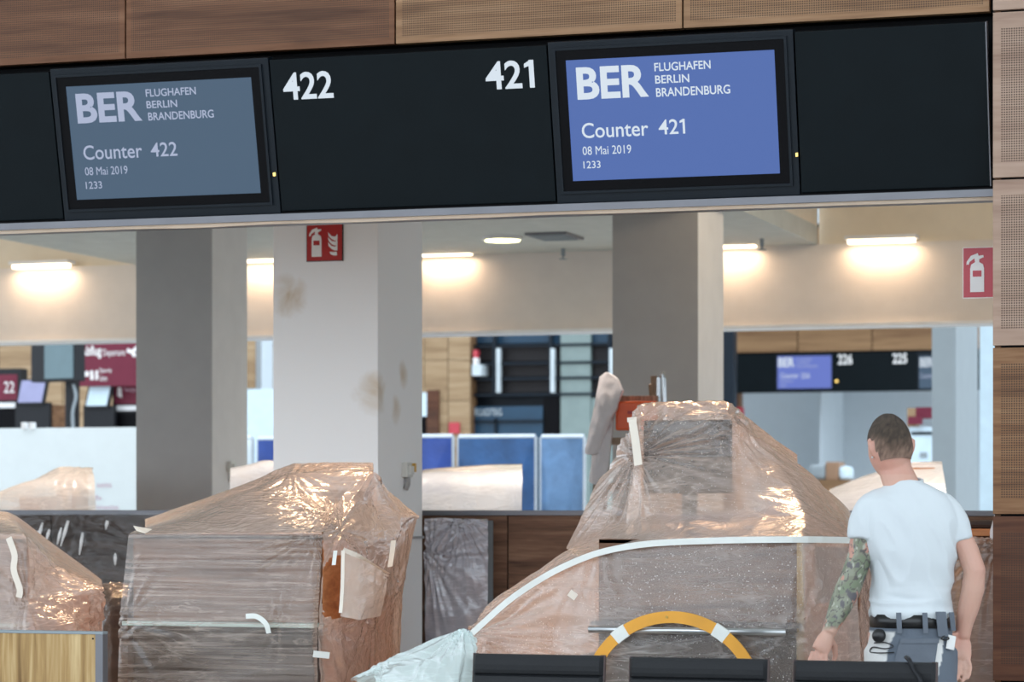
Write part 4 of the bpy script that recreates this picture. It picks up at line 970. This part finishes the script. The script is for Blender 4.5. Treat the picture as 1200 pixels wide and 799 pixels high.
# ------------------------------------------------------------------ far middle: timber wall and glazed facade
wm = struct(B(Uv(320, 38.3), Uv(551, 38.3), 38.3, 38.6, 0, 7).build('wall_middle', 'far_wood_dark'))
px_e = [345, 395, 445, 497, 525, 551]; 
for a, b in zip(px_e[:-1], px_e[1:]):
    for k in range(11): B(Uv(a, 38.25)+.006, Uv(b, 38.25)-.006, 38.25, 38.3, k*.6+.004, (k+1)*.6-.004).build('panel', 'far_wood', wm)
d = struct(B(*rect(500, 457, 514, GR, 38.2, .05)).build('door_1', 'pier_wood_dark')); B(*rect(490, 460, 500, 488, 38.2, .05)).build('side_light', 'far_bluewhite', d)
B(*rect(490, 488, 500, 640, 38.2, .05)).build('side_panel', 'pure_black', d)
tag(B(*rect(526, 495, 538, 508, 38.2, .04)).build('fire_box', 'sign_crimson'), 'small red fire box on the far timber wall', 'box')
gv = 38.5
wg = struct(B(Uv(551, gv+.3), Uv(860, gv+.3), gv+.3, gv+.5, 0, 7).build('window_1', 'navy'))
def gp(px0, py0, px1, py1, mat, name, dv_=0): B(*rect(px0, py0, px1, py1, gv-dv_, .1)).build(name, mat, wg)
for a, b in ((553, 577), (581, 643), (647, 712), (716, 790)):
    for y0, y1, m_ in ((360, 402, 'blue_glass'), (406, 423, 'slate'), (426, 441, 'slate'), (444, 460, 'slate')):
        gp(a, y0, b, y1, m_ if not (a == 647 and False) else 'pale_green', 'pane', -.1)
for y in (403.5, 424.5, 442.5, 461.5): gp(551, y-1.4, 800, y+1.4, 'navy', 'transom', .05)
for x in (579, 645, 714): gp(x-2, 340, x+2, 462, 'navy', 'mullion', .08)
for x in (583.5, 647, 716): gp(x-2, 408, x+2, 460, 'letter_grey', 'bracket', .12)
gp(657, 340, 692, 700, 'pale_green', 'pale_panel', .02)
gp(555, 476, 636, 700, 'blue_glass', 'pane', .0); gp(637, 466, 656, 700, 'pure_black', 'pane', .0); gp(693, 466, 760, 700, 'pale_green', 'pane', 0)
gp(555, 492, 636, 495, 'navy', 'transom', .05); gp(579, 490, 582, 700, 'navy', 'mullion', .05)
flat_rect_text('FLUGSTEIG', 557, 479, 588, 487, gv-.01, 'letter_grey', wg)
r = thing('alarm_light', (Uv(558, gv-.2), gv-.2, Zv(558, 439, gv-.2)), 'red and white alarm light on a grey box on the dark facade', 'alarm')
B(*rect(553, 427, 564, 440, gv-.25, .4)).build('box', 'letter_grey', r); B(*rect(554.5, 410, 559, 419, gv-.25, .12)).build('lamp', 'sign_crimson', r); B(*rect(554.5, 419, 559, 427, gv-.25, .12)).build('base', 'pict_white', r)
# ------------------------------------------------------------------ far right island: the 226 counters
iv = 46.0
wi = struct(B(Uv(700, iv+2.6), Uv(1350, iv+2.6), iv+2.6, iv+2.8, 0, 8).build('wall_back', 'far_white'))
B(Uv(960, iv+.6), Uv(962, iv+.6), iv+.6, iv+2.6, 0, 5).build('wall_return', 'far_white', wi)
zb0, zb1 = Zv(970, 459, iv), Zv(970, 413.5, iv)
wfs = struct(B(Uv(700, iv), Uv(1350, iv), iv+.02, iv+.4, zb1, zb1+2.2).build('trim_4', 'pure_black'))
for a, b in zip((700, 851, 935, 1022, 1110, 1200), (851, 935, 1022, 1110, 1200, 1350)):
    for k in range(3): B(Uv(a, iv)+.01, Uv(b, iv)-.01, iv-.02, iv+.02, zb1+.03+k*.7, zb1+.72+k*.7).build('panel', 'far_wood_dark', wfs)
def far_panel(a, b, lab): 
    r = thing('sign_panel', ((Uv(a, iv)+Uv(b, iv))/2, iv, zb0), lab, 'sign', 'dark panels of the distant sign band')
    B(Uv(a, iv), Uv(b, iv), iv, iv+.2, zb0, zb1).build('panel_face', 'sign_black', r); return r
far_panel(700, 909, 'distant dark sign panel beside the small blue screen')
r = far_panel(975, 1075, 'distant dark sign panel with white numbers 226 and 225')
flat_rect_text('226', 982, 415, 999, 427, iv-.02, 'pict_white', r, .02); flat_rect_text('225', 1046, 414, 1063, 426, iv-.02, 'pict_white', r, .02)
B(*rect(979, 445, 981.5, 448, iv-.02, .03)).build('indicator_light', 'led_amber', r)
far_panel(1093, 1300, 'distant dark sign panel behind the tall grey column')
for a, b, lab, mat_, t in ((909, 975, 'distant small blue counter display beside the white number 226', 'screen_far', '226'), (1075, 1093, 'distant slate counter display cut off by the grey column', 'screen_slate', '225')):
    r = thing('counter_display', ((Uv(a, iv)+Uv(b, iv))/2, iv, zb0), lab, 'display', None)
    B(Uv(a, iv), Uv(b, iv), iv, iv+.2, zb0, zb1).build('casing', 'sign_frame', r)
    B(*rect(a+2, 417, min(b-1, 1160), 455, iv-.02, .03)).build('screen', mat_, r)
    s = a+3
    flat_rect_text('BER', s, 419, s+19 if b-a > 30 else b, 430, iv-.022, 'letter_glow', r, .03)
    if b-a > 30:
        for y, w in ((420, 17), (424, 14), (428, 24)): flat_rect_text('FLUGHAFEN', s+22, y, s+22+w, y+2.6, iv-.022, 'letter_soft', r)
        flat_rect_text('Counter', s+3, 437, s+24, 443, iv-.022, 'letter_glow', r); flat_rect_text('226', s+27, 437, s+37, 443, iv-.022, 'letter_glow', r)
        flat_rect_text('08 Mai 2019', s+3, 445, s+17, 448, iv-.022, 'letter_soft', r); flat_rect_text('1233', s+3, 450, s+9, 453, iv-.022, 'letter_soft', r)
    else: flat_rect_text('Counter', s, 437, b, 443, iv-.022, 'letter_soft', r)
tag(B(*rect(851, 460, 866, GR, iv+.5, .3)).build('timber_post', 'pier_wood_mid'), 'narrow brown timber post under the distant sign band', 'post')
r = thing('exit_sign', (Uv(860, iv+.3), iv+.3, Zv(860, 492, iv+.3)), 'small red and white fire sign on the distant timber post', 'sign')
B(*rect(852, 477, 869, 492, iv+.3, .203)).build('plate', 'sign_crimson', r); B(*rect(858, 479, 862, 490, iv+.28, .03)).build('mark', 'pict_white', r); B(*rect(864, 481, 867, 488, iv+.28, .03)).build('mark', 'pict_white', r)
# boxes and shelf on the right
tag(B(*rect(952, 562, 1000, GR, 40, .8)).build('far_desk', 'far_wood_dark'), 'distant brown desk behind the person', 'desk')
zt = Zv(976, 562, 40)
for a, b, y, m_, lab in ((945, 966, 544, 'far_grey', 'grey wrapped bundle on the distant brown desk'), (966, 981, 541, 'brown_box', 'brown carton on the distant brown desk'), (981, 992, 546, 'far_bluewhite', 'pale rounded bundle on the distant brown desk')):
    tag(B(Uv(a, 40), Uv(b, 40), 40.1, 40.6, zt, Zv((a+b)/2, y, 40)).build('bundle' if m_ != 'brown_box' else 'carton', m_, bevel=.06 if m_ != 'brown_box' else .01), lab, 'box')
r = thing('shelf_unit', (Uv(1078, 33), 33, 0), 'bright shelf cabinet with burgundy top beside the tall grey column', 'cabinet')
B(*rect(1066, 500, 1096, GR, 33, .4)).build('body', 'far_bluewhite', r); B(*rect(1068, 506, 1096, 509, 32.98, .03)).build('shelf_line', 'pure_black', r)
B(*rect(1063, 478, 1073, 500, 33, .3)).build('side_block', 'far_wood', r); B(*rect(1073, 477, 1098, 490, 33, .3)).build('sign_board', 'burgundy', r); B(*rect(1064, 488, 1080, 497, 32.9, .1)).build('sign_board', 'burgundy', r)
B(*rect(1078, 530, 1086, 536, 32.98, .03)).build('vent', 'far_grey', r)
struct(B(-32, 32, 62, 62.3, 0, 11).build('wall_far', 'far_white'))
# ------------------------------------------------------------------ the man, seen from behind
ZM = 10.3; PM = FPX/ZM
mp = Vector((0,0,0))+Vector((CT, ST, 0))*((1066-600)/FPX*ZM)+Vector((-ST, CT, 0))*ZM
man = thing('person', (mp.x, mp.y, 0), 'person in white t-shirt and grey work trousers, back turned, arms hanging down', 'person', rz=TH)
def L_(px, py, y=0.0):           # pixel to the man's own axes (x right, y away from us, z up)
    k = (ZM+y)/ZM
    return Vector(((px-1066)/PM*k-(0)+((1066-600)/PM)*(k-1), y, CZ+(HY-py)/PM*k))
def rings_body(specs, n=28, e=2.4):
    R = []
    for z, cx, cy, rx, ry in specs:
        ring = []
        for k in range(n):
            a = 2*math.pi*k/n; c, s = math.cos(a), math.sin(a)
            ring.append(Vector((cx+rx*math.copysign(abs(c)**(2/e), c), cy+ry*math.copysign(abs(s)**(2/e), s), z)))
        R.append(ring)
    return R
def dense(specs, k=4):
    P = sample([Vector(q[:3]) for q in specs], k*len(specs), 1); Q = sample([Vector((q[3], q[4], 0)) for q in specs], k*len(specs), 1)
    return [(a.x, a.y, a.z, b.x, b.y) for a, b in zip(P, Q)]
def remeshed(mb, voxel, smooth_it=2, name='m'):
    me = mb.mesh(name); o = bpy.data.objects.new(name, me); COL.objects.link(o)
    md = o.modifiers.new('r', 'REMESH'); md.mode = 'VOXEL'; md.voxel_size = voxel; md.use_smooth_shade = True
    sm = o.modifiers.new('s', 'SMOOTH'); sm.factor = .5; sm.iterations = smooth_it
    dg = bpy.context.evaluated_depsgraph_get(); m2 = bpy.data.meshes.new_from_object(o.evaluated_get(dg)); bpy.data.objects.remove(o)
    m2.name = name
    for p in m2.polygons: p.use_smooth = True
    return m2
def put(name, me, mat, parent):
    o = bpy.data.objects.new(name, me); COL.objects.link(o); o.parent = parent; me.materials.clear(); me.materials.append(MATS[mat]); return o
def spx(y, px0, px1, d0, d1):    # torso ring from photo pixel limits at row y and front/back depth
    a, b = L_(px0, y), L_(px1, y)
    return (a.z, (a.x+b.x)/2, (d0+d1)/2, (b.x-a.x)/2, (d1-d0)/2)
body = MB()
torso = [spx(800, 1024, 1114, -.10, .12), spx(770, 1024, 1113, -.11, .12), spx(735, 1026, 1112, -.10, .12), spx(710, 1027, 1109, -.09, .115), spx(680, 1026, 1112, -.095, .12), spx(645, 1022, 1117, -.11, .125), spx(615, 1014, 1120, -.11, .12), spx(595, 1015, 1116, -.095, .10), spx(582, 1024, 1106, -.075, .08), spx(572, 1034, 1090, -.06, .065)]
body.rings(rings_body([(z, cx, cy, rx-.010, ry-.012) for z, cx, cy, rx, ry in dense(torso)]))
# neck and head
hc = L_(1043, 525, .035)
body.tube([L_(1060, 585, .0), L_(1055, 565, .01), L_(1049, 550, .025), hc+Vector((0.01,-.01,-.03))], [(.075,.07), (.066,.064), (.062,.062), (.065,.068)], 18)
HR = Matrix.Rotation(math.radians(13), 3, 'Z') @ Matrix.Rotation(math.radians(-14), 3, 'X') @ Matrix.Rotation(math.radians(-3), 3, 'Y')
def head_pt(a, b, sc=1.0):       # a: azimuth (0 = +y face), b: polar
    x, y, z = math.sin(b)*math.sin(a), math.sin(b)*math.cos(a), math.cos(b)
    rx, ry, rz = .079, .098, .126
    if z < 0:
        t = -z
        rx *= 1-.30*t*t; 
        if y < 0: ry *= 1-.28*t
        else: y = y*(1+.06*t)
    p = Vector((x*rx, y*ry, z*rz))
    if y > .3 and z < 0: p.y += .006
    return p*sc
def head_rings(sc=1.0, nb=18, na=28):
    return [[hc+HR @ head_pt(2*math.pi*k/na, math.pi*(j+.5)/nb, sc) for k in range(na)] for j in range(nb)]
body.rings(head_rings())
H = lambda x, y, z: hc+HR @ Vector((x, y, z))
body.tube([H(0,.088,.022), H(0,.108,-.012), H(0,.112,-.026), H(0,.095,-.034)], [.009, .013, .015, .008], 10)       # nose
body.ball(H(0,.088,-.066), (.022,.012,.010)); body.ball(H(0,.078,-.098), (.022,.02,.016))                     # lips, chin
for s in (-1, 1):
    body.tube([H(s*.076,-.012,-.030), H(s*.082,-.020,-.008), H(s*.085,-.022,.018), H(s*.080,-.010,.032), H(s*.077,.002,.020)], [.007,.010,.011,.009,.006], 10)   # ear rim
    body.ball(H(s*.078,-.008,.004), (.006,.014,.026)); body.ball(H(s*.030,.083,.026), (.016,.010,.008))          # ear, brow
# arms
la = [L_(1022,602,.0), L_(1013,622,.0), L_(1008,650,.005), L_(1001,672,.01), L_(992,694,.015), L_(984,712,.0), L_(975,732,-.02), L_(971,742,-.03)]
lr = [.055,.052,.049,.049,.051,.045,.032,.028]
body.tube(la, lr, 16, ref=(0,1,0), ratio=.95)
ra = [L_(1109,604,.0), L_(1122,624,-.005), L_(1134,646,-.02), L_(1142,668,-.03), L_(1140,690,-.02), L_(1135,712,-.005), L_(1130,732,.005), L_(1128,746,.01)]
rr = [.055,.049,.045,.044,.046,.042,.034,.030]
body.tube(ra, rr, 16, ref=(0,1,0), ratio=.95)
def hand(b, wrist, palm_end, palm_w, palm_t, wdir, fingers, thumb):
    b.tube([wrist, wrist.lerp(palm_end, .35), wrist.lerp(palm_end, .8), palm_end], [(palm_w*.62, palm_t), (palm_w*.9, palm_t*1.1), (palm_w, palm_t), (palm_w*.92, palm_t*.8)], 16, ref=wdir)
    for pts, r0 in fingers: b.tube(pts, [r0, r0*.98, r0*.9, r0*.7], 10)
    b.tube(thumb, [.014,.0125,.011,.008], 10)
# left hand: hanging by the film, back of the hand towards us
w = L_(971,741,-.03); pe = L_(961,763,-.04); fg = []
for i, (a, b_, c_, d_) in enumerate((((953,763),(949,774),(949,786),(952,795)), ((958,764),(955,778),(955,792),(958,802)), ((963,765),(961,779),(961,793),(964,803)), ((968,764),(968,776),(968,788),(970,797)))):
    fg.append(([L_(*a,-.04), L_(*b_,-.045), L_(*c_,-.03), L_(*d_,-.01)], (.0095,.0095,.0095,.0085)[i]))
hand(body, w, pe, .036, .017, (1,.1,-.2), fg, [L_(972,748,-.03), L_(978,757,-.0), L_(979,768,.015), L_(976,777,.02)])
# right hand: palm turned to us, fingers slightly curled
w = L_(1128,745,.01); pe = L_(1126,772,-.005); fg = []
for i, (a, b_, c_, d_) in enumerate((((1134,770),(1137,781),(1136,790),(1133,796)), ((1129,773),(1131,785),(1130,794),(1127,800)), ((1124,773),(1124,785),(1122,794),(1119,799)), ((1119,771),(1117,781),(1115,789),(1112,793)))):
    fg.append(([L_(*a,-.005), L_(*b_,-.02), L_(*c_,-.035), L_(*d_,-.04)], (.009,.0095,.0098,.009)[i]))
hand(body, w, pe, .040, .018, (1,0,-.1), fg, [L_(1119,752,.0), L_(1113,762,-.01), L_(1110,771,-.02), L_(1107,779,-.025)])
# legs
for s, px in ((-1, 1047), (1, 1092)):
    k = L_(px, 800); x = k.x
    body.tube([(x, .01, .98), (x+s*.01, .01, .75), (x+s*.02, .02, .50), (x+s*.02, .0, .30), (x+s*.02, -.01, .10)], [.095, .085, .062, .058, .045], 14)
    body.tube([(x+s*.02, -.05, .05), (x+s*.03, .05, .045), (x+s*.045, .17, .03)], [.042, .042, .03], 10)
bme = remeshed(body, .0052, 2, 'body')
arm_ax = [la[1], la[2], la[3], la[4], la[5], la[6]]
def seg_dist(p, a, b):
    ab = b-a; t = max(0, min(1, (p-a).dot(ab)/ab.length_squared)); return (p-(a+ab*t)).length
ca_ = bme.color_attributes.new('col', 'FLOAT_COLOR', 'POINT')
zt0, zt1 = L_(0, 738).z, L_(0, 612).z
buf = np.zeros((len(bme.vertices), 4), np.float32); buf[:, 3] = 1
skin = Vector((.60,.365,.28)); sk_red = Vector((.56,.25,.19)); 
for i, vv in enumerate(bme.vertices):
    p = vv.co; c = skin.copy()
    n1 = noise.noise(p*9); c = c.lerp(sk_red, max(0, .25+.5*n1)*.8)
    if p.z > hc.z-.10: c = c.lerp(sk_red, .35)
    if zt0-.02 < p.z < zt1 and p.x < -.1 and min(seg_dist(p, a, b) for a, b in zip(arm_ax[:-1], arm_ax[1:])) < .062:
        q = Vector((p.x*24, p.y*24, p.z*15)); a1 = noise.noise(q+Vector((4,1,2))); a2 = noise.noise(q*1.7+Vector((9,3,1))); a3 = noise.noise(q*3.1)
        edge = min(1, max(0, (p.z-zt0+.012*a2)/.02))
        t = Vector((.16,.20,.14))
        if a1 > .12: t = Vector((.14,.21,.13))
        if a1 < -.28: t = Vector((.52,.26,.20))
        elif a1 < -.08: t = Vector((.22,.27,.20))
        if abs(a2) < .055: t = Vector((.035,.055,.06))
        if a3 > .42: t = Vector((.40,.44,.36))
        if a2 < -.42: t = Vector((.06,.08,.10))
        c = c.lerp(t, .88*edge)
    buf[i, :3] = c
ca_.data.foreach_set('color', buf.ravel())
attr_mat('skin', .5, .12)
put('body', bme, 'skin', man)
# eyes, earring, hair
for s in (-1, 1): MB().ball(H(s*.030,.086,.014), .012).build('eye', 'pict_white', man, local=True, smooth=True)
MB().ball(H(-.081,-.014,-.036), .0045).build('ear_stud', 'silver', man, local=True, smooth=True)
nb, na = 34, 60; vs = []; fs = []
for j in range(nb+1):
    for k in range(na):
        a = 2*math.pi*k/na; b_ = math.pi*max(j, .02)/nb
        q = head_pt(a, b_, 1.055); q += q.normalized()*.002*noise.noise(q*70); vs.append((q, a))
def hair_ok(q):
    y, z = q.y, q.z
    lim = -.058 if y < -.045 else (-.030+ (y+.045)*1.0 if y < .02 else .035+(y-.02)*.45)
    if abs(q.x) > .06 and -.04 < y < .02: lim = max(lim, .030)
    return z > lim+.004*noise.noise(q*60)
for j in range(nb):
    for k in range(na):
        ids = (j*na+k, j*na+(k+1) % na, (j+1)*na+(k+1) % na, (j+1)*na+k)
        if hair_ok(sum((vs[i][0] for i in ids), Vector())/4): fs.append(ids)
attr_mat('hair_buzz', .85, 0, 260, .5)
ho = MB().add([hc+HR @ q for q, a in vs], fs).build('hair', 'hair_buzz', man, local=True, smooth=True)
hca = ho.data.color_attributes.new('col', 'FLOAT_COLOR', 'POINT')
for i, vv in enumerate(ho.data.vertices):
    q = HR.inverted() @ (vv.co-hc); t = max(0, min(1, (q.z+.062-.05*max(0, (abs(q.x)-.03)/.05))/.075)); g = .75+.5*noise.noise(q*120)+.35*noise.noise(q*40)
    c = Vector((.30,.19,.14)).lerp(Vector((.075,.052,.036)), t)*g
    hca.data[i].color = (c.x, c.y, c.z, 1)
# t-shirt
sh = MB()
st_ = [spx(724, 1021, 1115, -.118, .135), spx(716, 1021, 1113, -.122, .135), spx(700, 1023, 1113, -.108, .13), spx(675, 1022, 1116, -.108, .135), spx(645, 1017, 1120, -.122, .14), spx(615, 1009, 1124, -.125, .135), spx(596, 1010, 1120, -.112, .118), spx(582, 1020, 1110, -.092, .095), spx(572, 1034, 1094, -.074, .078), spx(563.5, 1044, 1079, -.058, .066)]
sh.rings(rings_body(dense(st_), 40))
sh.tube(sample([L_(1044,592,.0), L_(1025,594,.0), L_(1014,609,.0), L_(1011,630,.0)], 12, 1), [(.064+.004*i/11,.064-.001*i) for i in range(12)], 24, ref=(0,1,0))
sh.tube(sample([L_(1092,590,.0), L_(1107,597,.0), L_(1118,612,-.005), L_(1126,634,-.012)], 12, 1), [(.058,.056-.008*i/11) for i in range(12)], 24, ref=(0,1,0))
sme = remeshed(sh, .006, 4, 'tshirt')
nrm = [v.normal.copy() for v in sme.vertices]
for vv, n in zip(sme.vertices, nrm):
    p = vv.co; zz = p.z
    lowf = max(0, 1-abs(zz-L_(0,712).z)/.10); midf = .35+.65*max(0, 1-abs(zz-L_(0,660).z)/.2)
    f1 = 1-abs(noise.noise(Vector((p.x*5+p.z*2, p.y*5, p.z*26))))*3
    f2 = 1-abs(noise.noise(Vector((p.x*12+p.z*6, p.y*9, p.z*5))))*3
    vv.co = p+n*max(-.004, .010*lowf*f1+.013*midf*f2)
put('tshirt', sme, 'shirt_white', man)
MB().tube([L_(1062,561.5,.004)+Vector((math.cos(a)*.060, math.sin(a)*.064, -.004+.010*math.sin(a))) for a in [2*math.pi*k/24 for k in range(25)]], .006, 8).build('collar', 'shirt_white', man, local=True, smooth=True)
# trousers, belt and tools
tr = MB()
tt = [spx(830, 1014, 1122, -.135, .125), spx(799, 1013, 1121, -.135, .128), spx(765, 1016, 1118, -.135, .13), spx(740, 1019, 1116, -.125, .13), spx(717, 1021, 1114, -.12, .132)]
tr.rings(rings_body(dense(tt), 36))
for s, px in ((-1, 1043), (1, 1092)):
    x = L_(px, 800).x
    tr.tube([(x, .0, .92), (x+s*.005, .0, .70), (x+s*.015, .02, .48), (x+s*.02, .0, .28), (x+s*.02, -.01, .06)], [.098, .092, .078, .072, .070], 18)
tme = remeshed(tr, .009, 3, 'trousers')
ca2 = tme.color_attributes.new('col', 'FLOAT_COLOR', 'POINT')
WHITE = [[(1008,738),(1049,740),(1042,757),(1035,790),(1030,830),(1000,830)], [(1047,731),(1112,727),(1112,732),(1048,736)], [(1096,750),(1106,747),(1104,770),(1097,800),(1084,830),(1080,800),(1089,778)]]
buf = np.zeros((len(tme.vertices), 4), np.float32); buf[:, 3] = 1
for i, vv in enumerate(tme.vertices):
    p = vv.co; k = ZM/(ZM+p.y)
    x = 600+(p.x+((1066-600)/PM))*PM*k; y = HY-(p.z-CZ)*PM*k
    c = (.125,.15,.185)
    if p.y < .02 and any(inpoly(x, y, q) for q in WHITE): c = (.70,.70,.68)
    buf[i, :3] = c
ca2.data.foreach_set('color', buf.ravel()); attr_mat('trouser_cloth', .9, 0, 90, .15)
put('trousers', tme, 'trouser_cloth', man)
def around(y, px0, px1, d0, d1, n=48):
    z, cx, cy, rx, ry = spx(y, px0, px1, d0, d1)
    return rings_body([(z, cx, cy, rx, ry)], n)[0]
A1 = around(734.5, 1019.5, 1116, -.129, .138); A2 = around(719, 1020.5, 1115, -.126, .138)
MB().rings([A1, A2]).build('belt', 'belt_black', man, local=True, smooth=True, bevel=0)
def on_back(px, y, extra=0):     # point on the seat of the trousers
    z, cx, cy, rx, ry = spx(y, 1017, 1118, -.137, .13); x = L_(px, y).x
    t = max(-.98, min(.98, (x-cx)/rx)); return Vector((x, cy-ry*(1-abs(t)**2.4)**(1/2.4)-extra, z))
for px in (1047, 1077):
    a, b_ = on_back(px, 716, .008), on_back(px+1, 740, .008)
    MB().obox((a+b_)/2, (.0095,0,0), (0,.004,0), (b_-a)/2).build('belt_loop', 'work_grey', man, local=True, bevel=.002)
a, b_ = on_back(1096, 715, .010), on_back(1099, 744, .012); MB().obox((a+b_)/2, (.019,0,0), (0,.005,0), (b_-a)/2).build('hammer_loop', 'work_grey', man, local=True, bevel=.002)
a, b_ = on_back(1110, 716, .008), on_back(1113, 738, .008); MB().obox((a+b_)/2, (.010,.004,0), (0,.006,0), (b_-a)/2).build('belt_loop', 'work_grey', man, local=True, bevel=.002)
pk = [[on_back(px, y, .005) for px in np.linspace(a_, b2, 10)] for y, a_, b2 in ((749, 1049, 1093), (757, 1046, 1092), (770, 1043, 1090), (785, 1042, 1088), (800, 1041, 1087))]
MB().rings(pk, closed=False).build('back_pocket', 'work_grey', man, local=True, smooth=True)
pk = [[on_back(px, y, .009) for px in np.linspace(a_, b2, 8)] for y, a_, b2 in ((746, 1050, 1094), (751.5, 1048, 1094))]
MB().rings(pk, closed=False).build('pocket_flap', 'work_grey', man, local=True, smooth=True)
MB().ball(on_back(1025, 743, .03), (.026,.02,.027), 12, 8).build('tool_pouch', 'belt_black', man, local=True, smooth=True)
MB().tube(sample([on_back(1021,752,.012), on_back(1032,751,.012), on_back(1041,755,.010), on_back(1032,758,.012), on_back(1020,757,.012), on_back(1018,763,.012), on_back(1030,763,.012), on_back(1042,762,.010)], 40, 1), .0025, 6).build('cord', 'belt_black', man, local=True)
MB().obox(on_back(1109, 751, .016), (.016,.004,-.004), (0,.004,0), (.004,0,.026)).build('work_tag', 'work_white', man, local=True, bevel=.006)
MB().tube(sample([on_back(1096,746,.016), on_back(1101,743,.018), on_back(1106,746,.018), on_back(1101,748,.018), on_back(1096,746,.016)], 20, 1), .003, 6).build('carabiner', 'belt_black', man, local=True)
for s, px in ((-1, 1043), (1, 1092)):
    x = L_(px, 800).x+s*.02
    R_ = [[Vector((x+s*.02*t+math.cos(a)*w_, -.09+t*.29+0*a, .002+max(0, math.sin(a))*h_)) for a in [2*math.pi*k/16 for k in range(16)]] for t, w_, h_ in ((0,.035,.09),(.15,.045,.11),(.45,.048,.10),(.75,.052,.07),(.95,.04,.05),(1,.025,.035))]
    MB().rings(R_).build('shoe', 'shoe', man, local=True, smooth=True)
bpy.context.view_layer.update()
